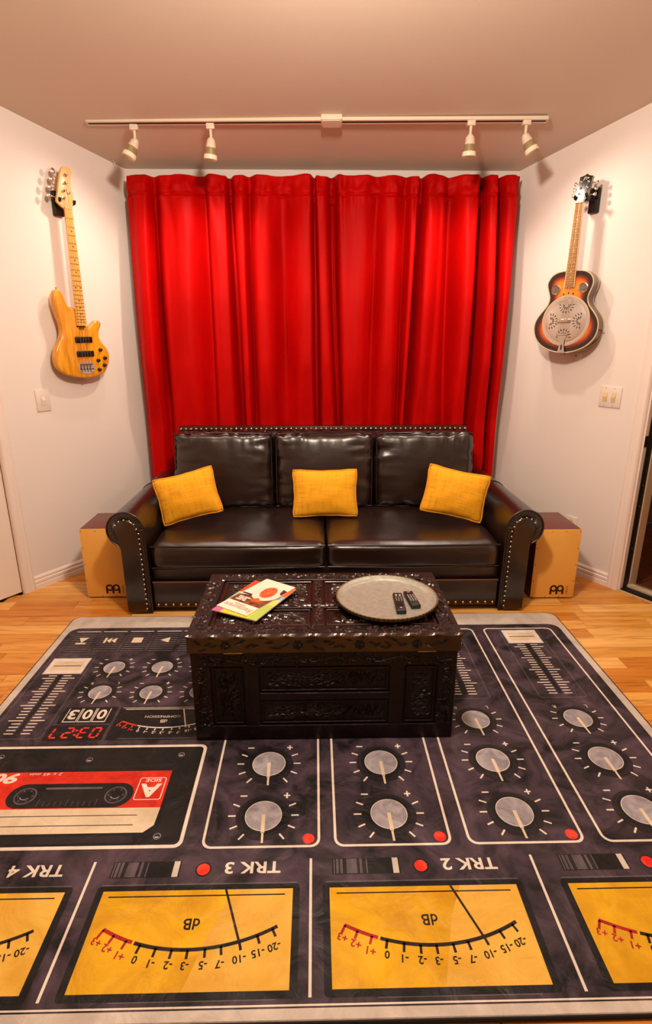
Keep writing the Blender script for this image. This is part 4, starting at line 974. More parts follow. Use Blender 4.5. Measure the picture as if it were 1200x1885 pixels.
def burst():
    m = bpy.data.materials.new('sunburst'); m.use_nodes = True; nt = m.node_tree; p = nt.nodes['Principled BSDF']; N = nt.nodes.new; L = nt.links.new
    at = N('ShaderNodeAttribute'); at.attribute_name = 'burst'
    rp = N('ShaderNodeValToRGB'); e = rp.color_ramp.elements; e[0].position = 0.0; e[0].color = lin('#f0921c'); e[1].position = 1.0; e[1].color = lin('#1e0b05')
    for ps, c_ in ((0.4, '#e47a16'), (0.55, '#c04a0c'), (0.67, '#722008'), (0.8, '#2a0e05')): e.new(ps).color = lin(c_)
    L(at.outputs['Fac'], rp.inputs[0]); L(rp.outputs[0], p.inputs['Base Color'])
    p.inputs['Roughness'].default_value = 0.22; p.inputs['Coat Weight'].default_value = 0.6; p.inputs['Coat Roughness'].default_value = 0.05
    return m
DP = 0.076
b = B(); b.rings([[(x, DP, z) for x, z in out], [(x, 0.001, z) for x, z in out]]); b.build('sides_and_back', M_side, res, 40)
# front with sunburst
ctr = (0.0, 0.235); n = len(out); levels = [1.0, 0.96, 0.92, 0.87, 0.81, 0.74, 0.66, 0.56, 0.4, 0.2]
bmv = B(); V = [[bmv.v((ctr[0] + (x - ctr[0])*t*0.985, 0.0, ctr[1] + (z - ctr[1])*t*0.985)) for x, z in out] for t in levels]
for i in range(len(V) - 1):
    for j in range(n): bmv.face([V[i][j], V[i][(j+1) % n], V[i+1][(j+1) % n], V[i+1][j]])
bmv.face(V[-1])
o = bmv.build('soundboard', burst(), res)
at = o.data.attributes.new('burst', 'FLOAT', 'POINT')
def near_edge(x, z): return min(math.hypot(x - a*0.985, z - (ctr[1] + (c_ - ctr[1])*0.985)) for a, c_ in out)
for i, v in enumerate(o.data.vertices): at.data[i].value = max(0.0, 1 - near_edge(v.co.x, v.co.z)/0.085)
for yy_, nm in ((0.0, 'front_binding'), (DP, 'back_binding')):
    b = B(); b.tube([(x, yy_, z) for x, z in out], 0.0035, 6, closed=True); b.build(nm, M_bind, res, 60)
# cover plate
CC, RC = (-0.001, 0.171), 0.124
M_plate2 = mat('cover_chrome', '#e6e0da', 0.2, metal=1.0)
Mx = Matrix.Translation((CC[0], 0, CC[1])) @ Matrix.Rotation(R(90), 4, 'X')
b = B(); b.lathe([(RC + 0.006, 0.0), (RC + 0.006, 0.004), (RC, 0.005), (RC - 0.006, 0.0035), (RC - 0.012, 0.005), (0.07, 0.009), (0.045, 0.0095), (0.0, 0.010)], 64, Mx); cov = b.build('cover_plate', M_plate2, res, 40)
b = B(); b.lathe([(RC + 0.0085, 0.0005), (RC + 0.0085, 0.0035), (RC + 0.005, 0.004), (RC + 0.005, 0.0005)], 64, Mx); b.build('cover_rim', M_bind, res, 40)
sl = None
for q4 in range(4):
    a0 = math.pi/2*q4 + math.pi/2; fx, fz = CC[0] + 0.082*math.cos(a0), CC[1] + 0.082*math.sin(a0)
    for rad, k, ln in ((0.017, 7, 0.013), (0.036, 9, 0.012)):
        for i in range(k):
            a = a0 + math.pi + R(-95 + 190*i/(k - 1)); x, z = fx + rad*math.cos(a), fz + rad*math.sin(a)
            if math.hypot(x - CC[0], z - CC[1]) > RC - 0.012: continue
            rr = math.hypot(x - CC[0], z - CC[1]); yy_ = -0.0055 - 0.0045*max(0, min(1, (0.112 - rr)/0.06))
            if sl is None:
                q = B(); q.box((0, 0, 0), (1, 0.0014, 0.0045)); o = q.build('slot', M_pk, cov); sl = o.data
            else: o = put('slot', sl, cov)
            o.location = (x, yy_, z); o.rotation_euler = (0, -a, 0); o.scale = (ln, 1, 1)
b = B(); b.box((CC[0] - 0.006, -0.014, CC[1]), (0.07, 0.016, 0.022), bev=0.004, seg=3); b.build('hand_rest', M_chrome, res, 40)
for x, z, r in ((-0.0765, 0.337, 0.0225), (0.0735, 0.341, 0.0225)):
    Mq = Matrix.Translation((x, 0, z)) @ Matrix.Rotation(R(90), 4, 'X')
    b = B(); b.lathe([(r + 0.004, 0), (r + 0.004, 0.003), (r, 0.004), (r - 0.003, 0.001)], 28, Mq); o = b.build('sound_port', M_chrome, res, 40)
    b = B(); b.lathe([(0, 0.0015), (r, 0.0015)], 28, Mq); b.build('port_screen', mat('port_mesh', '#a89a88', 0.35, metal=0.8, vary=(260, '#4a3c30', 2, U)) if 'port_mesh' not in bpy.data.materials else bpy.data.materials['port_mesh'], o)
hm = None
for x, z in ((-0.030, 0.312), (-0.004, 0.318), (0.023, 0.313)):
    if hm is None:
        q = B(); q.cyl((0, 0, 0), (0, -0.0008, 0), 0.0048, n=14); o = q.build('sound_hole', M_pk, res); hm = o.data
    else: o = put('sound_hole', hm, res)
    o.location = (x, 0.0, z)
# tailpiece
b = B(); b.box((-0.004, -0.013, 0.100), (0.062, 0.008, 0.011), bev=0.002); 
b.prism([(-0.03, 0.094), (0.022, 0.094), (0.010, 0.075), (0.008, 0.045), (0.016, 0.006), (-0.024, 0.006), (-0.016, 0.045), (-0.018, 0.075)], -0.0085, -0.011, lambda p, t: (p[0], t, p[1])); b.box((-0.004, 0.0, 0.003), (0.04, 0.02, 0.004)); tp = b.build('tailpiece', M_chrome, res, 40)
b = B(); b.prism(ell(-0.004, 0.03, 0.0045, 0.016), -0.0111, -0.0118, lambda p, t: (p[0], t, p[1])); b.build('tailpiece_slot', M_pk, tp)
# neck
NT, NB = 0.760, 0.344
fb = lambda t: (-0.0205 - 0.006*t, 0.0205 + 0.0055*t)
b = B(); b.rings([[(fb(t)[0], -0.002, z), (-0.012, 0.016, z), (0.012, 0.016, z), (fb(t)[1], -0.002, z)] for t, z in ((0, NT), (0.75, 0.43))]); b.build('neck', M_side, res, 40)
M_rose = mat('rosewood', '#a8702c', 0.45, vary=(40, '#8a5820', 3, (4, 4, 0.4)))
b = B(); b.rings([[(fb(t)[0], -0.002, z), (fb(t)[0], -0.0085, z), (fb(t)[1], -0.0085, z), (fb(t)[1], -0.002, z)] for t, z in ((0, NT), (1, NB))]); b.build('fretboard', M_rose, res)
for k in (0, 1):
    b = B(); b.rings([[(fb(t)[k] - 0.0015, -0.0015, z), (fb(t)[k] - 0.0015, -0.009, z), (fb(t)[k] + 0.0015, -0.009, z), (fb(t)[k] + 0.0015, -0.0015, z)] for t, z in ((0, NT), (1, NB))]); b.build('fretboard_binding', M_bind, res)
sc2 = NT - CC[1]; fm = None; zs = [NT]
for i in range(1, 20):
    z = NT - sc2*(1 - 2**(-i/12)); zs.append(z)
    if z < NB + 0.002: break
    t = (NT - z)/(NT - NB)
    if fm is None:
        q = B(); q.box((0, 0, 0), (1, 0.0018, 0.0024)); o = q.build('fret', mat('fret_bright', '#d8b070', 0.3, metal=0.6), res); fm = o.data
    else: o = put('fret', fm, res)
    o.location = (sum(fb(t))/2, -0.0092, z); o.scale = (fb(t)[1] - fb(t)[0], 1, 1)
dm = None
for i in (3, 5, 7, 9, 12, 15, 17):
    for x in ((-0.009, 0.009) if i == 12 else (0,)):
        if dm is None:
            q = B(); q.cyl((0, 0, 0), (0, -0.0007, 0), 0.0032, n=10); o = q.build('inlay_dot', M_bind, res); dm = o.data
        else: o = put('inlay_dot', dm, res)
        o.location = (x, -0.0084, (zs[i] + zs[i-1])/2)
b = B(); b.box((0, -0.008, NT + 0.003), (0.043, 0.010, 0.007)); b.build('nut', M_bind, res)
# headstock, tilted back
M_hs = mat('headstock_black', '#0d0605', 0.18, coat=0.6); hz = NT + 0.006
hst = [(-0.021, 0.0), (-0.0225, 0.012), (-0.033, 0.035), (-0.033, 0.108), (-0.035, 0.122), (-0.012, 0.128), (0.0, 0.136), (0.012, 0.128), (0.035, 0.122), (0.033, 0.108), (0.033, 0.035), (0.0225, 0.012), (0.021, 0.0)]
HM = Matrix.Translation((0, 0.004, hz)) @ Matrix.Rotation(R(-10), 4, 'X') @ Matrix.Rotation(R(4), 4, 'Y')
b = B(); b.prism(hst, 0.0, 0.015, lambda p, t: HM @ Vector((p[0], t, p[1]))); hs = b.build('headstock', M_hs, res)
b = B(); b.tube([HM @ Vector((x, 0.001, z)) for x, z in hst[1:-1]], 0.0012, 5); b.build('headstock_binding', M_bind, hs)
b = B(); b.poly([HM @ Vector((x, -0.0006, z)) for x, z in ((-0.012, 0.018), (0.0, 0.03), (0.012, 0.018), (0.012, 0.002), (-0.012, 0.002))]); b.build('truss_cover', M_chrome, hs)
b = B()    # pale emblem near the tip
for (a0, a1, r0, r1) in ((-60, 150, 0.0075, 0.005), (150, 250, 0.004, 0.002)):
    for i in range(10):
        t0, t1 = R(a0 + (a1 - a0)*i/10), R(a0 + (a1 - a0)*(i + 1)/10)
        b.poly([HM @ Vector((-0.002 + r*math.cos(t), -0.0006, 0.113 + r*math.sin(t))) for r, t in ((r0, t0), (r0, t1), (r1, t1), (r1, t0))])
b.poly([HM @ Vector((x, -0.0006, z)) for x, z in ((-0.013, 0.103), (-0.010, 0.103), (-0.006, 0.120), (-0.009, 0.120))])
b.poly([HM @ Vector((0.011 + 0.0035*math.cos(a), -0.0006, 0.115 + 0.0035*math.sin(a))) for a in [i*math.pi/5 for i in range(10)]])
b.build('emblem', mat('emblem_print', '#b8ac94', 0.5), hs)
for s in (-1, 1):
    for k in range(3):
        z = 0.040 + 0.028*k; t = bpy.data.objects.new('tuner', None); C.objects.link(t); t.parent = res
        b = B(); b.lathe([(0.0062, 0), (0.0062, 0.003), (0.003, 0.004), (0.003, 0.011), (0, 0.012)], 14, HM @ Matrix.Translation((s*0.019, 0, z)) @ Matrix.Rotation(R(90), 4, 'X')); b.build('post', M_chrome, t, 40)
        b = B(); b.cyl(HM @ Vector((s*0.025, 0.02, z)), HM @ Vector((s*0.052, 0.02, z)), 0.0025, n=8); b.build('shaft', M_chrome, t, 40)
        b = B(); b.lathe([(0, -0.003), (0.008, -0.0025), (0.0095, 0), (0.008, 0.0025), (0, 0.003)], 16, HM @ Matrix.Translation((s*0.058, 0.02, z)) @ Matrix.Rotation(R(90), 4, 'X') @ Matrix.Diagonal((0.8, 1.1, 1.3, 1))); b.build('button', M_chrome, t, 60)
for i in range(6):
    xb_, xn = -0.027 + 0.0094*i, -0.0165 + 0.0066*i; k = 2 - (i if i < 3 else 5 - i); k = (i if i < 3 else 5 - i)
    hp = HM @ Vector((-0.019 if i < 3 else 0.019, -0.006, 0.040 + 0.028*k))
    b = B(); b.tube([(xb_, -0.016, 0.104), (xb_, -0.0235, CC[1]), (xn, -0.013, NT + 0.003), hp], 0.0007, 4); b.build('string', M_string, res)
b = B(); b.lathe([(0.004, -0.002), (0.003, 0.006), (0.007, 0.010), (0, 0.012)], 14, Matrix.Translation((0, 0.04, 0.003)) @ Matrix.Rotation(R(180), 4, 'X')); b.build('strap_button', M_chrome, res, 60)
b = B(); b.lathe([(0.004, -0.002), (0.003, 0.006), (0.007, 0.010), (0, 0.012)], 14, Matrix.Translation((0.1795, 0.05, 0.12)) @ Matrix.Rotation(R(90), 4, 'Y')); b.build('output_jack', M_chrome, res, 60)
hg = hanger('black wall hanger cradling the resonator headstock', OR + UR*0.535 + Vector((0, 0, 2.09)), RZR, 0.112, 0.034, 0.004)
# little round bumper on the wall under the resonator
bp_ = thing('wall_bumper', 'small round white wall bumper under the resonator guitar', 'bumper', OR + UR*0.545 + Vector((0, 0, 1.293)), RZR)
b = B(); b.lathe([(0.03, 0), (0.03, 0.006), (0.026, 0.009), (0, 0.010)], 24, Matrix.Rotation(R(90), 4, 'X')); b.build('disc', M_plate, bp_, 40)
b = B(); b.lathe([(0.005, 0.009), (0.004, 0.011), (0, 0.0115)], 12, Matrix.Rotation(R(90), 4, 'X')); b.build('screw', M_bronze, bp_, 40)
# ------------------------------------------------------------------ printed rug
RX0, RX1, RY0, RY1 = -1.247, 1.247, 0.818, 2.642
RC_ = (0.0, 1.73)
rug = thing('area_rug', 'large plush rug printed like an audio mixing console with cassette and meters', 'rug', (RC_[0], RC_[1], 0))
def rug_mat(name, c1, c2, lo=0.38, hi=0.66, scale=5.5, grey=True):
    m = bpy.data.materials.new('rug_' + name); m.use_nodes = True; nt = m.node_tree; p = nt.nodes['Principled BSDF']; N = nt.nodes.new; L = nt.links.new
    tc = N('ShaderNodeTexCoord')
    n1 = N('ShaderNodeTexNoise'); n1.inputs['Scale'].default_value = scale; n1.inputs['Detail'].default_value = 7; n1.inputs['Roughness'].default_value = 0.62; n1.inputs['Distortion'].default_value = 1.3; L(tc.outputs['Object'], n1.inputs['Vector'])
    rp = N('ShaderNodeValToRGB'); e = rp.color_ramp.elements; e[0].position = lo; e[0].color = lin(c1); e[1].position = hi; e[1].color = lin(c2); L(n1.outputs[0], rp.inputs[0]); L(rp.outputs[0], p.inputs['Base Color'])
    n2 = N('ShaderNodeTexNoise'); n2.inputs['Scale'].default_value = 700; n2.inputs['Detail'].default_value = 2; L(tc.outputs['Object'], n2.inputs['Vector'])
    n3 = N('ShaderNodeTexNoise'); n3.inputs['Scale'].default_value = 11; n3.inputs['Detail'].default_value = 5; n3.inputs['Distortion'].default_value = 1.0; L(tc.outputs['Object'], n3.inputs['Vector'])
    b1 = N('ShaderNodeBump'); b1.inputs['Strength'].default_value = 0.4; b1.inputs['Distance'].default_value = 0.03; L(n3.outputs[0], b1.inputs['Height'])
    b2 = N('ShaderNodeBump'); b2.inputs['Strength'].default_value = 0.35; b2.inputs['Distance'].default_value = 0.001; L(n2.outputs[0], b2.inputs['Height']); L(b1.outputs[0], b2.inputs['Normal']); L(b2.outputs[0], p.inputs['Normal'])
    rr_ = N('ShaderNodeMapRange'); rr_.inputs[1].default_value = 0.35; rr_.inputs[2].default_value = 0.65; rr_.inputs[3].default_value = 0.42; rr_.inputs[4].default_value = 0.75; L(n3.outputs[0], rr_.inputs[0]); L(rr_.outputs[0], p.inputs['Roughness']); p.inputs['Specular IOR Level'].default_value = 0.25
    p.inputs['Sheen Weight'].default_value = 0.12; p.inputs['Sheen Roughness'].default_value = 0.4
    return m
G_base = rug_mat('ground', '#0b070b', '#544250', 0.38, 0.70)
G_dark = rug_mat('dark', '#0d090c', '#261d24'); G_black = rug_mat('black', '#060405', '#120e10')
G_white = rug_mat('white', '#cfc2b4', '#e6dbcd'); G_bord = rug_mat('border', '#b3a99f', '#cfc4b8')
G_cap = rug_mat('cap', '#7e7880', '#a8a2a8', scale=14); G_red = rug_mat('red', '#b81a0a', '#d8300f', scale=9); G_led = rug_mat('led', '#d01808', '#ff4a30', scale=30)
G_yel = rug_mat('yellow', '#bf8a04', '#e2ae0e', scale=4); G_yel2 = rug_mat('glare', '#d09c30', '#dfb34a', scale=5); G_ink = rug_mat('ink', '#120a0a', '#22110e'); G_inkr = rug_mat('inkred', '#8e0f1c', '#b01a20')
G_cream = rug_mat('cream', '#c9b698', '#dccbb0'); G_grey = rug_mat('grey', '#4a4247', '#6a6066'); G_win = rug_mat('window', '#0c090a', '#1a1416')
MATS = [G_base, G_dark, G_black, G_white, G_bord, G_cap, G_red, G_led, G_yel, G_yel2, G_ink, G_inkr, G_cream, G_grey, G_win]
I = dict(base=0, dark=1, black=2, white=3, bord=4, cap=5, red=6, led=7, yel=8, glare=9, ink=10, inkr=11, cream=12, grey=13, win=14)
RT_ = 0.0125; LAY = 0.00035
class Pr(B):
    """printed shapes on the rug, in floor coordinates; layer k lies k*LAY above the pile"""
    def P(s, x, y, k): return (x - RC_[0], y - RC_[1], RT_ + k*LAY)
    def c(s, m): s.m = I[m]; return s
    def fill(s, pts, k=1): s.poly([s.P(x, y, k) for x, y in pts]); return s
    def rect(s, x0, y0, x1, y1, k=1): return s.fill([(x0, y0), (x1, y0), (x1, y1), (x0, y1)], k)
    def line(s, x0, y0, x1, y1, w, k=2):
        d = Vector((x1 - x0, y1 - y0)); d.normalize(); n = Vector((-d.y, d.x))*w/2
        return s.fill([(x0 - n.x, y0 - n.y), (x1 - n.x, y1 - n.y), (x1 + n.x, y1 + n.y), (x0 + n.x, y0 + n.y)], k)
    def disc(s, cx, cy, r, k=1, n=36): return s.fill([(cx + r*math.cos(2*math.pi*i/n), cy + r*math.sin(2*math.pi*i/n)) for i in range(n)], k)
    def band(s, A, Bq, k, closed=True):
        VA = [s.v(s.P(x, y, k)) for x, y in A]; VB = [s.v(s.P(x, y, k)) for x, y in Bq]; n = len(A)
        for i in range(n if closed else n - 1): s.face([VA[i], VA[(i+1) % n], VB[(i+1) % n], VB[i]])
        return s
    def ring(s, cx, cy, r0, r1, k=2, n=36): return s.band([(cx + r0*math.cos(2*math.pi*i/n), cy + r0*math.sin(2*math.pi*i/n)) for i in range(n)], [(cx + r1*math.cos(2*math.pi*i/n), cy + r1*math.sin(2*math.pi*i/n)) for i in range(n)], k)
    def arcband(s, cx, cy, r0, r1, a0, a1, k=2, n=24): return s.band([(cx + r0*math.cos(R(a0+(a1-a0)*i/n)), cy + r0*math.sin(R(a0+(a1-a0)*i/n))) for i in range(n+1)], [(cx + r1*math.cos(R(a0+(a1-a0)*i/n)), cy + r1*math.sin(R(a0+(a1-a0)*i/n))) for i in range(n+1)], k, False)
    def text(s, t, cx, cy, w=None, h=None, k=3, bold=0.0, rot=180, shear=0.0):
        a = R(rot); ca, sa = math.cos(a), math.sin(a)
        add_text(s, t, lambda x, y: s.P(cx + x*ca - y*sa, cy + x*sa + y*ca, k), 0.1, bold, shear, w, h); return s
    def done(s, name, parent=None, label=None):
        o = s.build(name, MATS, parent or rug, fix=False)
        for p in o.data.polygons:
            if p.normal.z < 0: p.flip()
        if label: o['label'] = label
        return o
def rrect(x0, y0, x1, y1, r, n=5):
    o = []
    for cx, cy, a in ((x1-r, y1-r, 0), (x0+r, y1-r, 90), (x0+r, y0+r, 180), (x1-r, y0+r, 270)): o += [(cx + r*math.cos(R(a + 90*i/n)), cy + r*math.sin(R(a + 90*i/n))) for i in range(n + 1)]
    return o
# pile slab with a pale border print, dark printed field and a bound edge
b = B(); ol_ = [(x - RC_[0], y - RC_[1]) for x, y in rrect(RX0, RY0, RX1, RY1, 0.04)]
b.rings([[(x, y, 0.001) for x, y in ol_], [(x, y, 0.009) for x, y in ol_], [(x*0.997, y*0.997, RT_) for x, y in ol_]]); b.build('pile', G_bord, rug)
b = B(); b.tube([(x, y, 0.0055) for x, y in ol_], 0.0058, 6, closed=True); b.build('bound_edge', mat('rug_binding', '#0a0607', 0.8), rug, 60)
q = Pr(); q.c('base').fill(rrect(RX0 + 0.034, 0.842, RX1 - 0.034, 2.522, 0.05), 0.4); q.done('printed_ground')
q = Pr(); q.c('white')
q.line(RX0 + 0.04, 0.8475, RX1 - 0.04, 0.8475, 0.004, 1.2); q.done('printed_edge_line')
# channel strips
def strip(x0, x1, led_x, closed_top=True):
    q = Pr(); q.c('white'); w = 0.0075
    A = rrect(x0, 1.243, x1, 2.483, 0.028); Bq = rrect(x0 + w, 1.243 + w, x1 - w, 2.483 - w, 0.022); q.band(A, Bq, 1.4); q.c('led').disc(led_x, 1.272, 0.0175, 1.4, 24)
    q.done('printed_channel_frame')
for x0, x1, lx in ((-0.332, 0.008, -0.026), (0.048, 0.388, 0.356), (0.434, 0.774, 0.741), (0.824, 1.166, 1.128)): strip(x0, x1, lx)
def knob(cx, cy, s=1.0, marks='-+', tilt=2):
    q = Pr(); r = 0.056*s
    q.c('dark').disc(cx, cy - 0.006*s, 0.083*s, 1.3); q.c('black').ring(cx, cy - 0.002*s, 0.066*s, 0.058*s, 1.8)
    q.c('cap').disc(cx, cy, r, 2.2); q.c('white').ring(cx, cy, r, r - 0.002*s, 2.6)
    a = R(270 + tilt); q.c('cream'); q.line(cx, cy + 0.004, cx + 0.062*s*math.cos(a), cy + 0.062*s*math.sin(a), 0.011*s, 3.0); q.line(cx + 0.06*s*math.cos(a), cy + 0.06*s*math.sin(a), cx + 0.097*s*math.cos(a), cy + 0.097*s*math.sin(a), 0.0065*s, 3.0)
    q.c('white')
    for d in (155, 180, 206, 232, 25, 0, -26, -52): q.line(cx + 0.084*s*math.cos(R(d)), cy + 0.084*s*math.sin(R(d)), cx + 0.107*s*math.cos(R(d)), cy + 0.107*s*math.sin(R(d)), 0.0055*s, 2.4)
    mx, my = 0.068*s, 0.077*s
    if marks == '-+':
        q.line(cx - mx - 0.011*s, cy + my, cx - mx + 0.011*s, cy + my, 0.0055*s, 2.4); q.line(cx + mx - 0.010*s, cy + my, cx + mx + 0.010*s, cy + my, 0.0055*s, 2.4); q.line(cx + mx, cy + my - 0.011*s, cx + mx, cy + my + 0.011*s, 0.0055*s, 2.45)
    else: q.text('R', cx - mx, cy + my, h=0.018*s, k=2.4); q.text('L', cx + mx, cy + my, h=0.018*s, k=2.4)
    q.done('printed_knob')
for cx in (-0.163, 0.218): knob(cx, 1.573); knob(cx, 1.356)
for cx in (0.603, 0.994): knob(cx, 1.79, 0.92, 'RL', 4); knob(cx, 1.577); knob(cx, 1.357)
for cx, cy, mk in ((-0.887, 2.171, '-+'), (-0.677, 2.169, '-+'), (-0.884, 1.990, 'RL'), (-0.676, 1.986, '-+'), (-0.474, 2.169, '-+'), (-0.474, 1.986, '-+')): knob(cx, cy, 0.80, mk, -4)
def fader(x0, x1, y0, y1):
    q = Pr(); xc = (x0 + x1)/2; q.c('grey'); w = 0.0035
    q.band(rrect(x0, y0, x1, y1, 0.015), rrect(x0 + w, y0 + w, x1 - w, y1 - w, 0.012), 1.3)
    ct, cb = y1 - 0.014, y1 - 0.140
    q.c('black').line(xc, cb, xc, y0 + 0.03, 0.017, 1.4)
    q.c('white'); n = 21
    for i in range(n):
        y = cb - 0.012 - i*(cb - 0.012 - y0 - 0.03)/(n - 1); lg = i % 5 == 1
        for s in (-1, 1): q.line(xc + s*0.014, y, xc + s*(0.068 if lg else 0.048), y, 0.0055, 1.6)
    q.c('cap').rect(xc - 0.085, cb, xc + 0.085, ct, 2.0); q.c('white').rect(xc - 0.081, cb + 0.003, xc + 0.081, ct - 0.003, 2.3); q.c('cream').rect(xc - 0.066, cb + 0.03, xc + 0.066, ct - 0.03, 2.6)
    q.c('grey').line(xc - 0.06, (ct + cb)/2, xc + 0.06, (ct + cb)/2, 0.006, 3.0); q.c('bord').line(xc - 0.06, (ct + cb)/2 + 0.03, xc + 0.06, (ct + cb)/2 + 0.03, 0.006, 3.0)
    q.done('printed_fader')
fader(-1.195, -0.998, 1.712, 2.262)
for x0 in (0.898, 0.507, 0.121, -0.259): fader(x0, x0 + 0.194, 1.918, 2.477)
# transport buttons
xs = [-1.18, -1.05, -0.92, -0.79, -0.655, -0.52, -0.40]
for i in range(6):
    q = Pr(); x0, x1 = xs[i] + 0.008, xs[i+1] - 0.008; q.c('dark').rect(x0, 2.295, x1, 2.487, 1.2); q.c('grey')
    for j in range(9): q.line(x0 + 0.004, 2.306 + j*0.0195, x1 - 0.004, 2.306 + j*0.0195, 0.006, 1.5)
    q.c('white').line(x0, 2.485, x1, 2.485, 0.006, 1.8); cx, cy = (x0 + x1)/2, 2.402; s = 0.024; q.c('cream'); k = 2.0
    if i == 0: q.line(cx - s, cy - 0.027, cx + s, cy - 0.027, 0.012, k); q.fill([(cx - s, cy + 0.026), (cx + s, cy + 0.026), (cx, cy - 0.02)], k)
    elif i == 1: q.line(cx - 0.022, cy - s, cx - 0.022, cy + s, 0.011, k); q.fill([(cx - 0.016, cy), (cx + 0.006, cy + s), (cx + 0.006, cy - s)], k); q.fill([(cx + 0.006, cy), (cx + 0.03, cy + s), (cx + 0.03, cy - s)], k)
    elif i == 2: q.rect(cx - s, cy - s, cx + s, cy + s, k)
    elif i == 3: q.fill([(cx + 0.02, cy + s), (cx + 0.02, cy - s), (cx - 0.024, cy)], k)
    elif i == 4: q.disc(cx, cy, 0.022, k)
    else: q.line(cx - 0.011, cy - s, cx - 0.011, cy + s, 0.011, k); q.line(cx + 0.011, cy - s, cx + 0.011, cy + s, 0.011, k)
    q.done('printed_button')
# tape counter, digit order reversed as the rug faces away
q = Pr(); q.c('black').rect(-0.978, 1.795, -0.775, 1.893, 1.2)
for i, ch in enumerate('003'):
    cx = -0.825 - i*0.055; q.c('win').rect(cx - 0.024, 1.805, cx + 0.024, 1.883, 1.5); q.c('white'); q.line(cx - 0.024, 1.805, cx + 0.024, 1.805, 0.005, 2); q.line(cx - 0.0245, 1.803, cx - 0.0245, 1.884, 0.003, 2); q.line(cx + 0.0245, 1.803, cx + 0.0245, 1.884, 0.003, 2)
    q.text(ch, cx, 1.848, w=0.034, h=0.058, k=2.4, bold=0.0025)
q.done('printed_counter', label='three-digit tape counter reading 003')
# red clock
SEG = {'0': 'abcdef', '3': 'abgcd', '2': 'abged', '7': 'abc'}
q = Pr(); q.c('black').rect(-0.99, 1.702, -0.778, 1.785, 1.2); q.c('led')
def seg7(q, ch, cx, cy, w, h, t):
    S = dict(a=((-w, h), (w, h)), g=((-w, 0), (w, 0)), d=((-w, -h), (w, -h)), f=((-w, 0), (-w, h)), b=((w, 0), (w, h)), e=((-w, -h), (-w, 0)), c=((w, -h), (w, 0)))
    for s_ in SEG[ch]:
        (xa, ya), (xb, yb) = S[s_]; g = lambda x, y: (cx - (x + y*0.12), cy - y)
        dx, dy = (0.003 if xa != xb else 0), (0.003 if ya != yb else 0)
        pa, pb = g(xa + dx, ya + dy), g(xb - dx, yb - dy); q.line(*pa, *pb, t, 1.7)
for ch, cx in (('0', -0.812), ('3', -0.857), ('2', -0.912), ('7', -0.955)): seg7(q, ch, cx, 1.7435, 0.0135, 0.026, 0.0075)
for dy in (-0.012, 0.012): q.rect(-0.888, 1.7435 + dy - 0.004, -0.880, 1.7435 + dy + 0.004, 1.7)
q.done('printed_clock', label='red digital clock reading 03:27')
# vu meters
NUM = ['+3', '+2', '+1', '0', '-1', '-2', '-3', '-5', '-7', '-10', '-15', '-20']
def dial(q, xc, yb, s, ink, red, numpos, wline, k):
    """arc bulging towards the viewer; yb = lowest point of the arc"""
    Rr = 0.462*s; cy = yb + Rr; half = math.degrees(math.asin(0.213/0.462)); sp = math.degrees(math.asin(0.128/0.462))
    q.c(red).arcband(xc, cy, Rr - wline/2, Rr + wline/2, 270 - half, 270 - sp - 0.7, k, 10); q.c(ink).arcband(xc, cy, Rr - wline/2, Rr + wline/2, 270 - sp, 270 + half, k, 28)
    for i in range(12):
        dx, yy_ = numpos[i]; dx *= s
        a = 270 + math.degrees(math.asin(max(-0.4605, min(0.4605, (dx*0.965)/Rr))));
        q.c(red if i < 3 else ink); q.line(xc + Rr*math.cos(R(a)), cy + Rr*math.sin(R(a)), xc + (Rr + 0.021*s)*math.cos(R(a)), cy + (Rr + 0.021*s)*math.sin(R(a)), wline*0.72, k)
        q.text(NUM[i], xc + dx, yb + (yy_ - 0.968)*s - 0.001, h=0.0185*s if NUM[i] not in '+-' else None, k=k, bold=0.0022, rot=180 + (a - 270)*0.75)
NP = [(-0.219,.991),(-0.188,.975),(-0.153,.958),(-0.116,.949),(-0.075,.939),(-0.035,.935),(.004,.933),(.046,.934),(.084,.936),(.128,.946),(.171,.959),(.208,.972)]
def meter(x0, x1):
    xc = (x0 + x1)/2; y0, y1 = 0.877, 1.119
    q = Pr(); q.c('black').fill(rrect(x0 - 0.018, y0 - 0.016, x1 + 0.018, y1 + 0.014, 0.01), 1.2); q.c('grey').line(x0 - 0.01, y1 + 0.017, x1 + 0.01, y1 + 0.017, 0.003, 1.3); q.line(x0 + 0.1, y0 - 0.018, x1 - 0.03, y0 - 0.018, 0.0022, 1.3)
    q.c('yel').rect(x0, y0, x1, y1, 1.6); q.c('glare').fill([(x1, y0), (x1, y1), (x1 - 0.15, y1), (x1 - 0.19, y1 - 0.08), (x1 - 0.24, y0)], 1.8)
    q.c('ink').line(x0 + 0.018, y1 - 0.016, x1 - 0.02, y1 - 0.016, 0.0035, 2.1)
    mt = q.done('printed_meter')
    q = Pr(); dial(q, xc, 0.968, 1.0, 'ink', 'inkr', NP, 0.0088, 2.4); q.c('ink').text('dB', xc, 1.029, h=0.028, k=2.4, bold=0.0015); q.done('printed_scale', mt)
    q = Pr(); q.c('ink').line(xc + 0.072, y1, xc + 0.129, 0.968, 0.006, 2.8); q.done('printed_needle', mt)
for x0 in (-1.155, -0.560, 0.031, 0.664): meter(x0, x0 + 0.495)
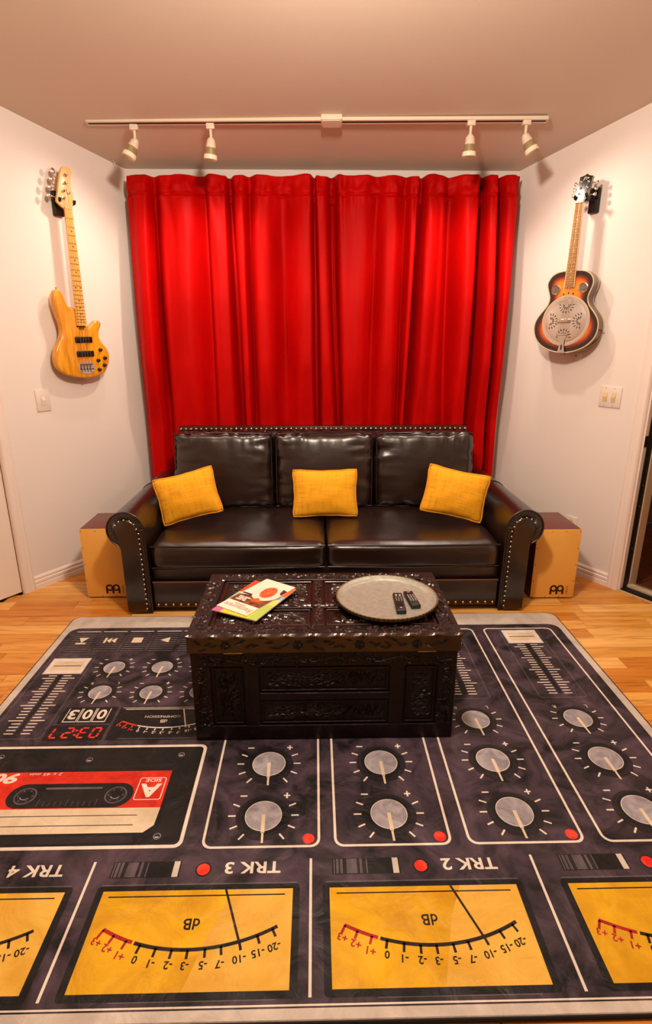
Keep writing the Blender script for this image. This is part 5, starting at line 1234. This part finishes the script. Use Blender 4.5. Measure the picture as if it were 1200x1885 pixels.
def track_head(lx, bx, tx, txt):
    q = Pr(); q.c('black').rect(bx, 1.157, bx + 0.186, 1.206, 1.3)
    rg = random.Random(11)
    for i in range(26):
        x = bx + 0.004 + i*0.0036; q.c('grey' if rg.random() < 0.55 else 'dark').rect(x, 1.159, x + 0.0022 + 0.001*rg.random(), 1.204, 1.5)
    q.c('bord').rect(bx + 0.166, 1.158, bx + 0.182, 1.205, 1.6); q.done('printed_slider')
    q = Pr(); q.c('dark').disc(lx, 1.179, 0.022, 1.3, 24); q.c('led').disc(lx, 1.179, 0.0175, 1.6, 24); q.done('printed_lamp')
    q = Pr(); q.c('white').text(txt, tx, 1.182, w=0.152, h=0.036, k=1.5, bold=0.0022); q.done('printed_track_name')
for a in ((-0.912, -1.150, -0.764, 'TRK 4'), (-0.311, -0.560, -0.177, 'TRK 3'), (0.283, 0.040, 0.417, 'TRK 2'), (0.914, 0.670, 1.050, 'TRK 1')): track_head(*a)
for x in (-0.613, -0.0185, 0.595):
    q = Pr(); q.c('white').line(x, 1.207, x, 0.862, 0.007, 1.4); q.done('printed_divider')
# compression meter
q = Pr(); q.c('black').rect(-0.765, 1.700, -0.40, 1.888, 1.2); q.c('white').line(-0.742, 1.876, -0.415, 1.876, 0.004, 1.5); q.line(-0.755, 1.885, -0.41, 1.885, 0.0025, 1.5); q.c('grey').line(-0.72, 1.708, -0.41, 1.708, 0.003, 1.5)
cm = q.done('printed_compression_meter')
q = Pr(); dial(q, -0.572, 1.766, 0.76, 'white', 'led', NP, 0.0062, 1.8); q.c('white').text('dB', -0.578, 1.803, h=0.018, k=1.8, bold=0.001); q.text('COMPRESSION', -0.588, 1.830, w=0.135, h=0.0125, k=1.8); q.done('printed_scale', cm)
q = Pr(); q.c('white').line(-0.518, 1.876, -0.487, 1.766, 0.005, 2.2); q.done('printed_needle', cm)
# cassette
q = Pr(); w = 0.011
q.c('white').band(rrect(-1.19, 1.248, -0.387, 1.673, 0.024), rrect(-1.19 + w, 1.248 + w, -0.387 - w, 1.673 - w, 0.016), 1.4)
q.c('black').fill(rrect(-1.178, 1.260, -0.399, 1.661, 0.015), 1.2)
q.c('win')
for i in range(9): q.rect(-1.04, 1.575 + i*0.008, -0.53, 1.579 + i*0.008, 1.35)
q.c('dark').rect(-1.0, 1.566, -0.56, 1.572, 1.4); q.fill([(-1.03, 1.268), (-0.86, 1.268), (-0.53, 1.268), (-0.54, 1.292), (-1.02, 1.292)], 1.4)
cs = q.done('printed_cassette', label='printed audio cassette with red and cream label')
q = Pr(); q.c('red').rect(-1.076, 1.394, -0.484, 1.548, 1.6); q.c('cream').fill([(-1.076, 1.394), (-0.484, 1.394), (-0.486, 1.328), (-0.512, 1.302), (-1.048, 1.302), (-1.074, 1.328)], 1.6)
q.c('ink').line(-1.02, 1.366, -0.547, 1.366, 0.0028, 1.9); q.line(-1.02, 1.330, -0.549, 1.330, 0.0028, 1.9); lb = q.done('printed_label', cs)
q = Pr(); q.c('white').text('90', -1.026, 1.522, w=0.088, h=0.046, k=2.0, bold=0.0035, shear=0.2); q.done('printed_length', cs); q = Pr(); q.c('white').text('2 x 45 min', -0.898, 1.5385, w=0.108, h=0.012, k=2.0, shear=0.15); q.done('printed_minutes', cs); q = Pr(); q.c('white')
q.band(rrect(-0.579, 1.424, -0.493, 1.518, 0.008), rrect(-0.576, 1.427, -0.496, 1.515, 0.006), 2.0); q.text('SIDE', -0.534, 1.5055, w=0.052, h=0.014, k=2.0, bold=0.002); q.text('A', -0.536, 1.463, w=0.068, h=0.056, k=2.0, bold=0.004); q.done('printed_side_mark', cs)
q = Pr(); q.c('black').fill(rrect(-0.978, 1.397, -0.584, 1.496, 0.049, 10), 2.0); q.c('win').rect(-0.87, 1.415, -0.69, 1.47, 2.3); q.c('grey')
q.rect(-0.87, 1.472, -0.69, 1.480, 2.4)
for i in range(11): q.line(-0.87 + i*0.018, 1.404, -0.87 + i*0.018, 1.404 + (0.028 if i % 5 == 0 else 0.018), 0.0016, 2.5)
for hx in (-0.922, -0.638):
    q.c('grey').ring(hx, 1.446, 0.034, 0.030, 2.5); q.c('dark').disc(hx, 1.446, 0.029, 2.5); q.c('black').disc(hx, 1.446, 0.019, 2.8); q.c('cap').arcband(hx, 1.446, 0.0135, 0.0165, 200, 330, 3.0, 10)
    for j in range(6): q.c('grey').line(hx + 0.026*math.cos(j*1.047), 1.446 + 0.026*math.sin(j*1.047), hx + 0.020*math.cos(j*1.047), 1.446 + 0.020*math.sin(j*1.047), 0.004, 3.0)
q.done('printed_window', cs)
for x, y in ((-0.470, 1.622), (-0.780, 1.603), (-0.466, 1.288), (-1.09, 1.622), (-1.09, 1.288)):
    q = Pr(); q.c('dark').disc(x, y, 0.013, 1.9, 16); q.c('cap').ring(x, y, 0.011, 0.009, 2.2, 16); q.c('white').line(x - 0.006, y - 0.003, x + 0.005, y - 0.003, 0.003, 2.4); q.done('printed_screw', cs)
